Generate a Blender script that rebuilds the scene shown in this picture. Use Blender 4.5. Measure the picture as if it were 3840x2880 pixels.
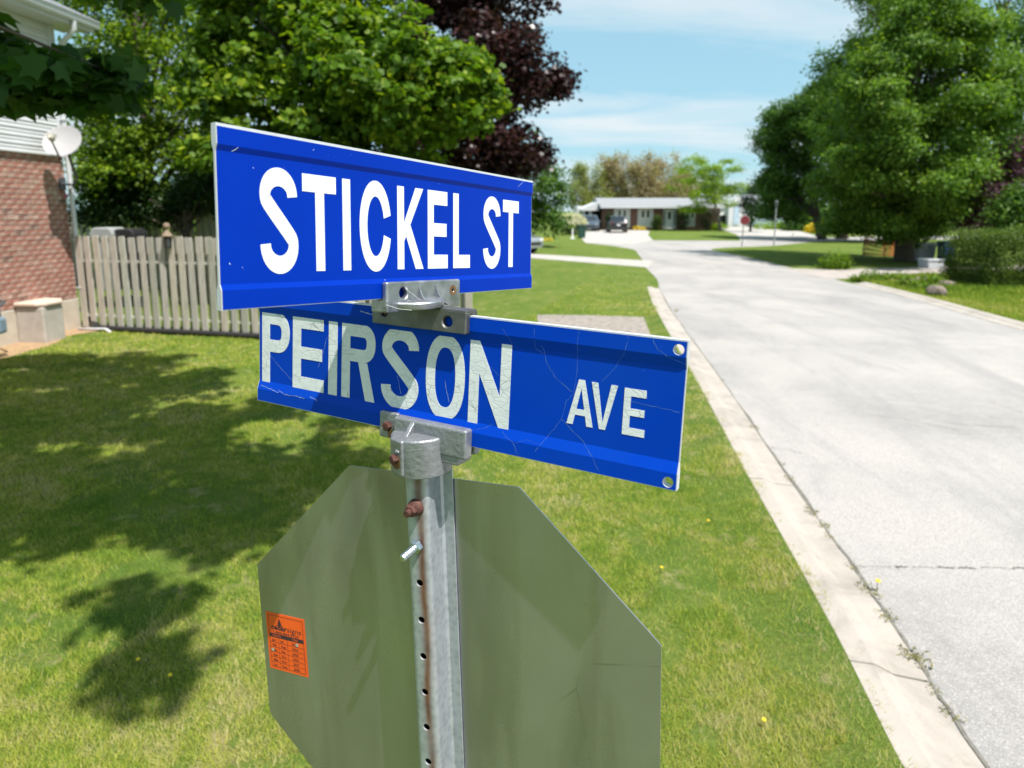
import bpy, bmesh, math, random
import numpy as np
from mathutils import Matrix, Vector

for _o in list(bpy.data.objects):
    bpy.data.objects.remove(_o)
SC = bpy.context.scene
COL = SC.collection
random.seed(7)
RNG = np.random.default_rng(11)
R = math.radians

# ------------------------------------------------------------------ camera
F_PX, CX, CY, HOR, CAM_H = 2490.0, 1920.0, 1195.0, 790.0, 2.25
PITCH = math.atan((CY - HOR) / F_PX)
cam_d = bpy.data.cameras.new('camera')
cam_d.sensor_width = 36.0
cam_d.lens = F_PX / 3840.0 * 36.0
cam_d.shift_y = -(1440.0 - CY) / 3840.0
cam_d.clip_start = 0.05
cam_d.clip_end = 3000.0
cam_d.dof.use_dof = True
cam_d.dof.focus_distance = 1.08
cam_d.dof.aperture_fstop = 4.6
cam = bpy.data.objects.new('camera', cam_d)
cam.location = (0, 0, CAM_H)
cam.rotation_euler = (math.pi / 2 - PITCH, 0, 0)
COL.objects.link(cam)
SC.camera = cam

# ------------------------------------------------------------------ sun + sky
SUN_AZ = R(43.0)      # to the right of straight behind the camera
SUN_EL = R(63.0)
SUN_DIR = Vector((math.sin(SUN_AZ) * math.cos(SUN_EL), -math.cos(SUN_AZ) * math.cos(SUN_EL), math.sin(SUN_EL)))
sl = bpy.data.lights.new('sun', 'SUN')
sl.energy = 5.0
sl.angle = R(0.53)
sl.color = (1.0, 0.955, 0.89)
so = bpy.data.objects.new('sun', sl)
so.rotation_euler = SUN_DIR.to_track_quat('Z', 'Y').to_euler()
so.location = (5, -5, 20)
COL.objects.link(so)

W = bpy.data.worlds.new('World')
SC.world = W
W.use_nodes = True
wn, wl = W.node_tree.nodes, W.node_tree.links
wn.clear()
w_out = wn.new('ShaderNodeOutputWorld')
w_bg = wn.new('ShaderNodeBackground')
w_sky = wn.new('ShaderNodeTexSky')
w_sky.sky_type = 'NISHITA'
w_sky.sun_disc = False
w_sky.sun_elevation = SUN_EL
w_sky.sun_rotation = math.atan2(SUN_DIR.x, SUN_DIR.y)
w_sky.altitude = 200
w_sky.air_density = 1.0
w_sky.dust_density = 0.8
w_sky.ozone_density = 1.6
w_bg.inputs['Strength'].default_value = 0.100
# thin streaky cirrus, laid out on the sky dome by direction
w_tc = wn.new('ShaderNodeTexCoord')
w_sep = wn.new('ShaderNodeSeparateXYZ')
wl.new(w_tc.outputs['Generated'], w_sep.inputs[0])
w_max = wn.new('ShaderNodeMath'); w_max.operation = 'ADD'; w_max.inputs[1].default_value = 0.14
wl.new(w_sep.outputs['Z'], w_max.inputs[0])
w_dx = wn.new('ShaderNodeMath'); w_dx.operation = 'DIVIDE'
w_dy = wn.new('ShaderNodeMath'); w_dy.operation = 'DIVIDE'
wl.new(w_sep.outputs['X'], w_dx.inputs[0]); wl.new(w_max.outputs[0], w_dx.inputs[1])
wl.new(w_sep.outputs['Y'], w_dy.inputs[0]); wl.new(w_max.outputs[0], w_dy.inputs[1])
w_cmb = wn.new('ShaderNodeCombineXYZ')
wl.new(w_dx.outputs[0], w_cmb.inputs['X']); wl.new(w_dy.outputs[0], w_cmb.inputs['Y'])
w_map = wn.new('ShaderNodeMapping')
w_map.inputs['Scale'].default_value = (0.55, 1.5, 1.0)
w_map.inputs['Rotation'].default_value = (0, 0, R(14))
w_map.inputs['Location'].default_value = (0.6, 1.3, 0)
wl.new(w_cmb.outputs[0], w_map.inputs[0])
w_no = wn.new('ShaderNodeTexNoise')
w_no.inputs['Scale'].default_value = 1.0
w_no.inputs['Detail'].default_value = 8
w_no.inputs['Roughness'].default_value = 0.55
w_no.inputs['Distortion'].default_value = 0.5
wl.new(w_map.outputs[0], w_no.inputs['Vector'])
w_rmp = wn.new('ShaderNodeValToRGB')
w_rmp.color_ramp.elements[0].position = 0.40
w_rmp.color_ramp.elements[1].position = 0.66
wl.new(w_no.outputs[0], w_rmp.inputs[0])
w_fac = wn.new('ShaderNodeMath'); w_fac.operation = 'MULTIPLY'; w_fac.inputs[1].default_value = 0.85
wl.new(w_rmp.outputs[0], w_fac.inputs[0])
w_mix = wn.new('ShaderNodeMixRGB')
w_mix.inputs['Color2'].default_value = (5.2, 5.6, 5.8, 1)
wl.new(w_fac.outputs[0], w_mix.inputs['Fac'])
w_veil = wn.new('ShaderNodeMixRGB'); w_veil.inputs['Fac'].default_value = 0.72
w_veil.inputs['Color2'].default_value = (2.45, 4.5, 5.35, 1)
wl.new(w_sky.outputs[0], w_veil.inputs['Color1']); wl.new(w_veil.outputs[0], w_mix.inputs['Color1'])
wl.new(w_mix.outputs[0], w_bg.inputs['Color'])
wl.new(w_bg.outputs[0], w_out.inputs[0])

SC.view_settings.view_transform = 'Standard'
SC.view_settings.look = 'None'
SC.view_settings.gamma = 1.0
SC.view_settings.use_curve_mapping = False
SC.view_settings.exposure = 0.72
SC.render.engine = 'CYCLES'
SC.cycles.use_denoising = True
SC.cycles.max_bounces = 6
SC.cycles.transparent_max_bounces = 6
SC.cycles.caustics_reflective = False
SC.cycles.caustics_refractive = False
SC.cycles.sample_clamp_indirect = 4.0

# ------------------------------------------------------------------ survey helpers (pixel of the photo -> place)
_c, _s = math.cos(PITCH), math.sin(PITCH)
def ray(u, v):
    x = (u - CX) / F_PX; y = (CY - v) / F_PX
    return Vector((x, _c + y * _s, -_s + y * _c))
def gnd(u, v, z=0.0):
    d = ray(u, v); t = (z - CAM_H) / d.z
    return Vector((0, 0, CAM_H)) + d * t
def at(u, v, Y):
    d = ray(u, v)
    return Vector((0, 0, CAM_H)) + d * (Y / d.y)

# ------------------------------------------------------------------ materials
MATS = {}
class NT:
    def __init__(s, name):
        m = bpy.data.materials.new(name); m.use_nodes = True
        s.m = m; s.n = m.node_tree.nodes; s.l = m.node_tree.links
        s.n.clear()
        s.out = s.n.new('ShaderNodeOutputMaterial')
        s.b = s.n.new('ShaderNodeBsdfPrincipled')
        s.l.new(s.b.outputs[0], s.out.inputs[0])
        MATS[name] = m
    def node(s, t, **k):
        x = s.n.new(t)
        for a, v in k.items(): setattr(x, a, v)
        return x
    def coord(s, kind='Object', scale=(1, 1, 1)):
        tc = s.node('ShaderNodeTexCoord'); mp = s.node('ShaderNodeMapping')
        mp.inputs['Scale'].default_value = scale
        s.l.new(tc.outputs[kind], mp.inputs[0]); return mp.outputs[0]
    def noise(s, vec, scale, detail=4, rough=0.55, dist=0.0):
        x = s.node('ShaderNodeTexNoise')
        x.inputs['Scale'].default_value = scale; x.inputs['Detail'].default_value = detail
        x.inputs['Roughness'].default_value = rough; x.inputs['Distortion'].default_value = dist
        if vec is not None: s.l.new(vec, x.inputs['Vector'])
        return x.outputs[0]
    def voro(s, vec, scale, feature='DISTANCE_TO_EDGE'):
        x = s.node('ShaderNodeTexVoronoi'); x.feature = feature
        x.inputs['Scale'].default_value = scale
        if vec is not None: s.l.new(vec, x.inputs['Vector'])
        return x.outputs['Distance']
    def ramp(s, fac, stops, interp='LINEAR'):
        x = s.node('ShaderNodeValToRGB'); e = x.color_ramp; e.interpolation = interp
        while len(e.elements) < len(stops): e.elements.new(0.5)
        for i, (p, c) in enumerate(stops):
            e.elements[i].position = p
            e.elements[i].color = (c[0], c[1], c[2], 1) if hasattr(c, '__len__') else (c, c, c, 1)
        s.l.new(fac, x.inputs[0]); return x.outputs[0]
    def mix(s, fac, a, b, mode='MIX'):
        x = s.node('ShaderNodeMixRGB'); x.blend_type = mode
        for sock, v in (('Fac', fac), ('Color1', a), ('Color2', b)):
            if isinstance(v, (int, float)): x.inputs[sock].default_value = v if sock == 'Fac' else (v, v, v, 1)
            elif isinstance(v, tuple): x.inputs[sock].default_value = (*v[:3], 1)
            else: s.l.new(v, x.inputs[sock])
        return x.outputs[0]
    def bump(s, h, strength=0.3, dist=0.01):
        x = s.node('ShaderNodeBump'); x.inputs['Strength'].default_value = strength
        x.inputs['Distance'].default_value = dist
        s.l.new(h, x.inputs['Height']); s.l.new(x.outputs[0], s.b.inputs['Normal']); return x
    def set(s, col=None, rough=None, metal=None, spec=None):
        for k, v in (('Base Color', col), ('Roughness', rough), ('Metallic', metal), ('Specular IOR Level', spec)):
            if v is None: continue
            if isinstance(v, (int, float)): s.b.inputs[k].default_value = v
            elif isinstance(v, tuple): s.b.inputs[k].default_value = (*v[:3], 1)
            else: s.l.new(v, s.b.inputs[k])
        return s
    def attr(s, name):
        x = s.node('ShaderNodeAttribute'); x.attribute_name = name; return x.outputs['Fac']
    def rnd(s):
        return s.node('ShaderNodeObjectInfo').outputs['Random']

def simple(name, col, rough=0.6, metal=0.0, var=0.15, scale=8.0, bump=0.0, spec=0.5):
    t = NT(name); v = t.coord('Object')
    n = t.noise(v, scale, 5)
    d = t.ramp(n, [(0.25, tuple(c * (1 - var) for c in col)), (0.75, tuple(min(1, c * (1 + var)) for c in col))])
    t.set(d, rough, metal, spec)
    if bump: t.bump(t.noise(v, scale * 6, 4), bump, 0.01)
    return t.m

def leaf_mat(name, c_dark, c_mid, c_bright, trans=0.45, gloss=0.52):
    t = NT(name)
    a = t.attr('tint')
    col = t.ramp(a, [(0.0, c_dark), (0.55, c_mid), (1.0, c_bright)])
    t.set(col, gloss, 0.0, 0.22)
    tr = t.node('ShaderNodeBsdfTranslucent')
    tc = t.mix(1.0, col, (1.5, 1.55, 0.55), 'MULTIPLY')
    t.l.new(tc, tr.inputs['Color'])
    mx = t.node('ShaderNodeMixShader'); mx.inputs[0].default_value = trans
    t.l.new(t.b.outputs[0], mx.inputs[1]); t.l.new(tr.outputs[0], mx.inputs[2])
    t.l.new(mx.outputs[0], t.out.inputs[0])
    return t.m

def build_materials():
    # lawn soil and thatch under the blades, and the far lawns
    t = NT('lawn'); v = t.coord('Object')
    big = t.noise(v, 0.45, 4, 0.6); mid = t.noise(v, 2.6, 6, 0.7); fine = t.noise(v, 34, 5, 0.75); vf = t.noise(v, 130, 3, 0.7)
    c1 = t.ramp(big, [(0.36, (0.055, 0.120, 0.018)), (0.50, (0.100, 0.165, 0.026)), (0.64, (0.175, 0.205, 0.045))])
    c2 = t.ramp(mid, [(0.34, (0.045, 0.110, 0.016)), (0.50, (0.105, 0.165, 0.028)), (0.60, (0.19, 0.21, 0.055)), (0.72, (0.28, 0.24, 0.12))])
    c = t.mix(0.55, c1, c2)
    c = t.mix(t.ramp(fine, [(0.32, 0.0), (0.68, 0.62)]), c, (0.055, 0.085, 0.014))
    c = t.mix(t.ramp(vf, [(0.5, 0.0), (0.72, 0.4)]), c, (0.34, 0.33, 0.11))
    c = t.mix(t.ramp(t.noise(v, 3.4, 5, 0.65), [(0.58, 0.0), (0.70, 0.75)]), c, (0.36, 0.29, 0.17))
    t.set(c, 0.95, 0, 0.05); t.bump(fine, 0.8, 0.03)
    # grass blades
    t = NT('grass_blade'); a = t.attr('tint')
    col = t.ramp(a, [(0.0, (0.135, 0.25, 0.024)), (0.34, (0.29, 0.385, 0.040)), (0.62, (0.48, 0.475, 0.085)), (1.0, (0.60, 0.52, 0.29))])
    t.set(col, 0.6, 0, 0.25)
    tr = t.node('ShaderNodeBsdfTranslucent'); t.l.new(col, tr.inputs['Color'])
    mx = t.node('ShaderNodeMixShader'); mx.inputs[0].default_value = 0.45
    t.l.new(t.b.outputs[0], mx.inputs[1]); t.l.new(tr.outputs[0], mx.inputs[2]); t.l.new(mx.outputs[0], t.out.inputs[0])
    # bleached road
    t = NT('road'); v = t.coord('Object')
    v2 = t.coord('Object', (0.5, 0.10, 1))
    streak = t.noise(v2, 1.7, 7, 0.68, 0.8); blot = t.noise(v, 0.5, 6, 0.62, 0.4); grit = t.noise(v, 120, 3, 0.8); med = t.noise(v, 6, 6, 0.7)
    peb = t.voro(v, 70, 'F1'); peb2 = t.voro(v, 160, 'F1')
    c = t.ramp(blot, [(0.34, (0.275, 0.258, 0.250)), (0.48, (0.355, 0.332, 0.320)), (0.62, (0.425, 0.388, 0.368))])
    c = t.mix(t.ramp(med, [(0.42, 0.0), (0.66, 0.55)]), c, (0.40, 0.375, 0.355))
    c = t.mix(t.ramp(streak, [(0.49, 0.0), (0.62, 0.5), (0.74, 0.75)]), c, (0.22, 0.216, 0.218))
    c = t.mix(t.ramp(grit, [(0.38, 0.75), (0.58, 0.0)]), c, (0.175, 0.168, 0.162))
    c = t.mix(t.ramp(peb, [(0.10, 0.75), (0.32, 0.0)]), c, (0.52, 0.49, 0.47))
    c = t.mix(t.ramp(peb2, [(0.10, 0.6), (0.3, 0.0)]), c, (0.44, 0.40, 0.38))
    ck = t.voro(t.coord('Object', (0.5, 0.16, 1)), 0.9); gate = t.ramp(t.noise(v, 0.5, 3), [(0.55, 0.0), (0.66, 0.4)])
    c = t.mix(t.mix(1.0, t.ramp(ck, [(0.001, 1.0), (0.004, 0.0)]), gate, 'MULTIPLY'), c, (0.12, 0.115, 0.11))
    t.set(c, 0.85, 0, 0.3); t.bump(t.mix(0.5, grit, peb), 0.6, 0.006)
    # concrete kerb and drives
    for nm, b in (('kerb_concrete', (0.365, 0.325, 0.29)), ('drive_concrete', (0.40, 0.375, 0.35)), ('pink_concrete', (0.37, 0.325, 0.30))):
        t = NT(nm); v = t.coord('Object')
        blot = t.noise(v, 1.6, 7, 0.72, 0.5); grit = t.noise(v, 150, 3, 0.75)
        c = t.ramp(blot, [(0.32, tuple(x * 0.68 for x in b)), (0.5, b), (0.7, tuple(x * 1.12 for x in b))])
        c = t.mix(t.ramp(t.noise(v, 14, 6, 0.7), [(0.56, 0.0), (0.75, 0.55)]), c, (b[0] * 0.62, b[1] * 0.55, b[2] * 0.45))
        c = t.mix(t.ramp(grit, [(0.3, 0.4), (0.55, 0.0)]), c, tuple(x * 0.68 for x in b))
        t.set(c, 0.85, 0, 0.3); t.bump(grit, 0.3, 0.004)
    simple('gravel_dirt', (0.255, 0.22, 0.195), 0.95, 0, 0.45, 9, 0.8)
    simple('crack_dirt', (0.15, 0.14, 0.12), 0.95, 0, 0.4, 20, 0.3)
    simple('sandy_soil', (0.33, 0.215, 0.125), 0.95, 0, 0.25, 8, 0.6)
    # street-name blades
    for nm, c0, wear in (('sign_blue_new', (0.0003, 0.026, 0.33), 0.0), ('sign_blue_old', (0.0005, 0.045, 0.44), 1.0)):
        t = NT(nm); v = t.coord('Object')
        n = t.noise(v, 6, 3)
        c = t.ramp(n, [(0.3, tuple(x * 0.93 for x in c0)), (0.7, tuple(x * 1.06 for x in c0))])
        spk = t.noise(v, 220, 2, 0.5)
        c = t.mix(t.ramp(spk, [(0.78, 0.0), (0.82, 0.5)]), c, (0.25, 0.4, 0.7))
        if wear:
            vd = t.node('ShaderNodeVectorMath'); vd.operation = 'ADD'
            nn = t.node('ShaderNodeTexNoise'); nn.inputs['Scale'].default_value = 9; nn.inputs['Detail'].default_value = 3
            t.l.new(v, nn.inputs['Vector'])
            sc = t.node('ShaderNodeVectorMath'); sc.operation = 'SCALE'; sc.inputs['Scale'].default_value = 0.10
            t.l.new(nn.outputs['Color'], sc.inputs[0]); t.l.new(v, vd.inputs[0]); t.l.new(sc.outputs[0], vd.inputs[1])
            dull = t.ramp(t.noise(vd.outputs[0], 5, 5, 0.6), [(0.45, 0.0), (0.75, 0.5)])
            c = t.mix(dull, c, (0.004, 0.055, 0.36))
        t.set(c, 0.36, 0, 0.07)
        t.bump(t.noise(v, 500, 2), 0.04, 0.001)
    t = NT('sign_white_new'); v = t.coord('Object')
    t.set(t.ramp(t.noise(v, 30, 3), [(0.3, (0.66, 0.69, 0.72)), (0.7, (0.71, 0.74, 0.77))]), 0.4, 0, 0.5)
    t = NT('sign_white_old'); v = t.coord('Object', (1, 1, 1.9))
    cr = t.voro(v, 55); n = t.noise(v, 35, 5)
    gate = t.ramp(t.noise(v, 11, 2), [(0.42, 0.0), (0.62, 0.8)])
    ln = t.mix(1.0, t.ramp(cr, [(0.008, 1.0), (0.03, 0.0)]), gate, 'MULTIPLY')
    c = t.ramp(n, [(0.3, (0.62, 0.65, 0.66)), (0.7, (0.74, 0.76, 0.76))])
    c = t.mix(ln, c, (0.22, 0.22, 0.22))
    t.set(c, 0.6, 0, 0.4); t.bump(t.mix(0.5, n, t.ramp(cr, [(0.0, 0.0), (0.06, 1.0)])), 0.3, 0.001)
    # metals
    t = NT('bare_aluminium'); v = t.coord('Object'); n = t.noise(v, 40, 5)
    t.set(t.ramp(n, [(0.3, (0.27, 0.28, 0.30)), (0.7, (0.44, 0.45, 0.475))]), t.ramp(n, [(0.3, 0.34), (0.7, 0.52)]), 0.9)
    t.bump(t.noise(v, 260, 4), 0.12, 0.001)
    simple('bright_aluminium', (0.60, 0.61, 0.63), 0.5, 0.35, 0.08, 40)
    t = NT('weathered_casting'); v = t.coord('Object'); n = t.noise(v, 30, 6, 0.65)
    t.set(t.ramp(n, [(0.3, (0.105, 0.105, 0.10)), (0.7, (0.205, 0.205, 0.20))]), 0.5, 0.8); t.bump(t.noise(v, 200, 4), 0.2, 0.001)
    t = NT('painted_casting'); v = t.coord('Object'); n = t.noise(v, 60, 6, 0.7)
    t.set(t.ramp(n, [(0.3, (0.215, 0.225, 0.24)), (0.7, (0.315, 0.325, 0.345))]), 0.42, 0.55); t.bump(t.noise(v, 130, 4, 0.6), 0.8, 0.002)
    # stop-sign back: brushed sheet with smears, scratches and soft reflection patches painted in
    t = NT('sheet_aluminium'); v = t.coord('Object')
    vb = t.coord('Object', (4, 4, 160)); br = t.noise(vb, 6, 3, 0.6)
    vs = t.coord('Object', (7, 1, 1.1)); sm = t.noise(vs, 1.3, 3, 0.5, 0.8)
    spk = t.noise(v, 60, 3, 0.5)
    c = t.ramp(sm, [(0.40, (0.44, 0.420, 0.53)), (0.60, (0.565, 0.54, 0.67))])
    c = t.mix(t.ramp(t.noise(v, 3.0, 6, 0.65), [(0.4, 0.0), (0.7, 0.35)]), c, (0.34, 0.33, 0.39))
    c = t.mix(t.ramp(spk, [(0.74, 0.0), (0.80, 0.35)]), c, (0.75, 0.75, 0.75))
    vd = t.coord('Object', (1, 1, 0.35)); sc = t.voro(vd, 7.0)
    gate = t.ramp(t.noise(v, 6, 2), [(0.56, 0.0), (0.66, 0.5)])
    c = t.mix(t.mix(1.0, t.ramp(sc, [(0.001, 1.0), (0.005, 0.0)]), gate, 'MULTIPLY'), c, (0.18, 0.19, 0.17))
    ro = t.ramp(t.mix(0.5, sm, t.noise(v, 4, 5, 0.6)), [(0.38, 0.20), (0.62, 0.34)])
    t.set(c, ro, 0.92); t.bump(br, 0.02, 0.0005)
    # galvanised post with a rust run under the bolt line (local X = 0 is the hole line)
    t = NT('galvanised_post'); v = t.coord('Object')
    sp = t.voro(v, 90, 'F1'); n = t.noise(v, 25, 5)
    c = t.ramp(t.mix(0.5, sp, n), [(0.2, (0.33, 0.36, 0.39)), (0.6, (0.48, 0.51, 0.545))])
    tc = t.node('ShaderNodeTexCoord'); sep = t.node('ShaderNodeSeparateXYZ'); t.l.new(tc.outputs['Object'], sep.inputs[0])
    wob = t.node('ShaderNodeTexNoise'); wob.inputs['Scale'].default_value = 9; wob.inputs['Detail'].default_value = 3
    t.l.new(v, wob.inputs['Vector'])
    ad = t.node('ShaderNodeMath'); ad.operation = 'MULTIPLY_ADD'; ad.inputs[1].default_value = 0.012; t.l.new(wob.outputs[0], ad.inputs[0])
    su = t.node('ShaderNodeMath'); su.operation = 'SUBTRACT'; t.l.new(sep.outputs['X'], su.inputs[0]); su.inputs[1].default_value = 0.0062 + 0.006
    t.l.new(su.outputs[0], ad.inputs[2])
    ab = t.node('ShaderNodeMath'); ab.operation = 'ABSOLUTE'; t.l.new(ad.outputs[0], ab.inputs[0])
    st = t.ramp(ab.outputs[0], [(0.0028, 1.0), (0.0055, 0.55), (0.013, 0.0)])
    gy = t.node('ShaderNodeMath'); gy.operation = 'LESS_THAN'; gy.inputs[1].default_value = -0.036; t.l.new(sep.outputs['Y'], gy.inputs[0])
    pat = t.ramp(t.noise(t.coord('Object', (40, 40, 8)), 1.0, 4), [(0.3, 0.65), (0.55, 1.0)])
    f = t.mix(1.0, t.mix(1.0, st, gy.outputs[0], 'MULTIPLY'), pat, 'MULTIPLY')
    rust = t.ramp(n, [(0.3, (0.085, 0.028, 0.012)), (0.7, (0.19, 0.078, 0.028))])
    c = t.mix(f, c, rust)
    inv = t.node('ShaderNodeInvert'); t.l.new(f, inv.inputs['Color'])
    t.set(c, 0.5); t.l.new(t.mix(1.0, inv.outputs[0], 0.62, 'MULTIPLY'), t.b.inputs['Metallic'])
    t.bump(t.noise(v, 150, 3), 0.06, 0.001)
    t = NT('rusty_steel'); v = t.coord('Object'); n = t.noise(v, 120, 5, 0.7)
    t.set(t.ramp(n, [(0.3, (0.045, 0.018, 0.013)), (0.6, (0.115, 0.045, 0.034)), (0.8, (0.17, 0.07, 0.04))]), 0.7, 0.25); t.bump(n, 0.2, 0.0006)
    simple('rust_stain', (0.17, 0.085, 0.03), 0.85, 0.1, 0.5, 90)
    simple('zinc_bolt', (0.52, 0.60, 0.64), 0.3, 0.95, 0.1, 60)
    simple('sticker_orange', (0.80, 0.105, 0.012), 0.5, 0, 0.12, 12)
    simple('sticker_ink', (0.05, 0.02, 0.025), 0.6, 0, 0.2, 60)
    simple('sticker_pale', (0.36, 0.37, 0.30), 0.5, 0, 0.1, 60)
    simple('stop_red', (0.42, 0.012, 0.016), 0.4, 0, 0.05, 8)
    simple('shaded_stop_red', (0.17, 0.018, 0.028), 0.6, 0, 0.1, 8)  # far stop sign's red, darkened so the colour itself carries the shade
    simple('white_paint', (0.76, 0.76, 0.75), 0.5, 0, 0.04, 6)
    # brick house
    t = NT('brick'); v = t.coord('Object'); r = t.rnd()
    base = t.ramp(r, [(0.0, (0.28, 0.112, 0.082)), (0.30, (0.36, 0.15, 0.108)), (0.55, (0.31, 0.13, 0.10)), (0.70, (0.42, 0.205, 0.155)), (0.80, (0.13, 0.085, 0.065)), (0.90, (0.30, 0.13, 0.10)), (1.0, (0.42, 0.27, 0.21))])
    sm = t.noise(v, 14, 5, 0.7)
    c = t.mix(t.ramp(sm, [(0.47, 0.0), (0.68, 0.85)]), base, (0.60, 0.48, 0.42))
    c = t.mix(t.ramp(t.noise(v, 30, 4), [(0.3, 0.45), (0.5, 0.0)]), c, (0.17, 0.075, 0.05))
    t.set(c, 0.9, 0, 0.2); t.bump(t.noise(v, 70, 4), 0.5, 0.006)
    simple('mortar', (0.52, 0.42, 0.36), 0.95, 0, 0.15, 12, 0.4)
    simple('foundation_concrete', (0.50, 0.44, 0.36), 0.9, 0, 0.12, 4, 0.3)
    simple('grey_concrete', (0.40, 0.36, 0.32), 0.9, 0, 0.16, 7, 0.3)
    simple('capstone', (0.56, 0.44, 0.36), 0.9, 0, 0.12, 7, 0.3)
    simple('white_vinyl', (0.60, 0.60, 0.62), 0.45, 0, 0.05, 4)
    simple('white_metal', (0.58, 0.59, 0.62), 0.4, 0, 0.06, 5)
    simple('dish_grey', (0.38, 0.37, 0.38), 0.5, 0, 0.05, 6)
    simple('feed_beige', (0.44, 0.42, 0.35), 0.5, 0, 0.08, 12)
    simple('dark_steel', (0.10, 0.11, 0.12), 0.5, 0.4, 0.2, 12)
    simple('meter_blue', (0.20, 0.27, 0.33), 0.5, 0.2, 0.15, 14)
    simple('black_plastic', (0.02, 0.02, 0.022), 0.5, 0, 0.3, 20)
    simple('pink_tag', (0.45, 0.03, 0.20), 0.6, 0, 0.1, 20)
    # weathered fence boards
    t = NT('weathered_wood'); v = t.coord('Object', (14, 14, 0.9)); r = t.rnd()
    gr = t.noise(v, 3.0, 6, 0.65)
    c = t.ramp(gr, [(0.25, (0.25, 0.232, 0.21)), (0.5, (0.46, 0.432, 0.395)), (0.75, (0.62, 0.585, 0.535))])
    rt = t.ramp(r, [(0.0, (0.80, 0.84, 0.78)), (0.4, (1.0, 1.0, 1.0)), (0.75, (1.06, 0.98, 0.9)), (1.0, (0.95, 1.03, 0.98))])
    c = t.mix(1.0, c, rt, 'MULTIPLY')
    bl = t.noise(t.coord('Object', (1, 1, 0.5)), 5, 4)
    c = t.mix(t.ramp(bl, [(0.5, 0.0), (0.75, 0.40)]), c, (0.22, 0.20, 0.155))
    t.set(c, 0.9, 0, 0.2); t.bump(gr, 0.35, 0.004)
    # far houses
    t = NT('far_brick'); v = t.coord('Object')
    bt = t.node('ShaderNodeTexBrick'); bt.inputs['Scale'].default_value = 1.0
    bt.inputs['Brick Width'].default_value = 0.21; bt.inputs['Row Height'].default_value = 0.075; bt.inputs['Mortar Size'].default_value = 0.008
    bt.inputs['Color1'].default_value = (0.20, 0.075, 0.055, 1); bt.inputs['Color2'].default_value = (0.14, 0.055, 0.045, 1); bt.inputs['Mortar'].default_value = (0.25, 0.2, 0.18, 1)
    mp = t.node('ShaderNodeMapping'); mp.inputs['Rotation'].default_value = (R(90), 0, 0); t.l.new(v, mp.inputs[0]); t.l.new(mp.outputs[0], bt.inputs['Vector'])
    t.set(bt.outputs[0], 0.9)
    t = NT('shingles_pale'); v = t.coord('Object', (1, 1, 1)); n = t.noise(v, 9, 5, 0.7); rows = t.noise(t.coord('Object', (0.6, 7, 7)), 3, 2)
    c = t.ramp(t.mix(0.4, n, rows), [(0.3, (0.20, 0.207, 0.217)), (0.7, (0.265, 0.273, 0.285))]); t.set(c, 0.85)
    t = NT('shingles_grey'); v = t.coord('Object'); n = t.noise(v, 9, 5, 0.7)
    t.set(t.ramp(n, [(0.3, (0.13, 0.14, 0.16)), (0.7, (0.20, 0.21, 0.235))]), 0.9)
    simple('pale_blue_siding', (0.42, 0.53, 0.64), 0.6, 0, 0.06, 3)
    simple('shadow_interior', (0.015, 0.015, 0.016), 0.9, 0, 0.2, 4)
    t = NT('window_glass'); t.set((0.02, 0.028, 0.03), 0.06, 0, 0.9)
    t = NT('car_glass'); t.set((0.02, 0.024, 0.03), 0.05, 0, 1.0)
    for nm, c, mt in (('paint_black', (0.012, 0.013, 0.017), 0.3), ('paint_bluegrey', (0.075, 0.095, 0.125), 0.5), ('paint_silver', (0.42, 0.44, 0.46), 0.7)):
        t = NT(nm); t.set(c, 0.28, mt, 0.5); t.b.inputs['Coat Weight'].default_value = 0.8; t.b.inputs['Coat Roughness'].default_value = 0.05
    simple('tyre', (0.02, 0.02, 0.02), 0.85, 0, 0.2, 20)
    simple('wheel_rim', (0.45, 0.46, 0.47), 0.3, 0.9, 0.1, 10)
    simple('lamp_red', (0.32, 0.02, 0.02), 0.25, 0, 0.1, 10)
    simple('lamp_clear', (0.7, 0.72, 0.74), 0.15, 0.2, 0.1, 10)
    simple('plate_white', (0.7, 0.7, 0.72), 0.4, 0, 0.05, 10)
    simple('orange_plastic', (0.42, 0.06, 0.018), 0.7, 0, 0.2, 6)
    simple('blue_plastic', (0.03, 0.13, 0.42), 0.45, 0, 0.1, 6)
    simple('pale_plastic', (0.48, 0.50, 0.52), 0.5, 0, 0.1, 6)
    simple('bin_green', (0.012, 0.05, 0.035), 0.5, 0, 0.1, 6)
    simple('cover_grey', (0.30, 0.31, 0.31), 0.7, 0, 0.12, 6)
    simple('field_stone', (0.17, 0.135, 0.11), 0.9, 0, 0.3, 6, 0.5)
    simple('lantern_wood', (0.22, 0.16, 0.11), 0.8, 0, 0.2, 12)
    simple('bark', (0.095, 0.075, 0.058), 0.95, 0, 0.35, 9, 0.8)
    simple('bark_grey', (0.17, 0.15, 0.13), 0.95, 0, 0.3, 9, 0.8)
    simple('dandelion', (0.75, 0.52, 0.02), 0.7, 0, 0.1, 20)
    # foliage
    leaf_mat('leaf_maple', (0.036, 0.085, 0.009), (0.098, 0.185, 0.013), (0.30, 0.36, 0.020), 0.40)
    leaf_mat('leaf_lime', (0.055, 0.115, 0.010), (0.135, 0.225, 0.018), (0.31, 0.39, 0.028), 0.44)
    leaf_mat('leaf_overhang', (0.020, 0.058, 0.010), (0.040, 0.098, 0.014), (0.085, 0.155, 0.016), 0.42)
    leaf_mat('leaf_crimson', (0.018, 0.009, 0.011), (0.042, 0.018, 0.020), (0.11, 0.045, 0.042), 0.22, 0.30)
    leaf_mat('leaf_purple', (0.05, 0.022, 0.034), (0.10, 0.05, 0.07), (0.18, 0.10, 0.125), 0.25)
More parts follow.
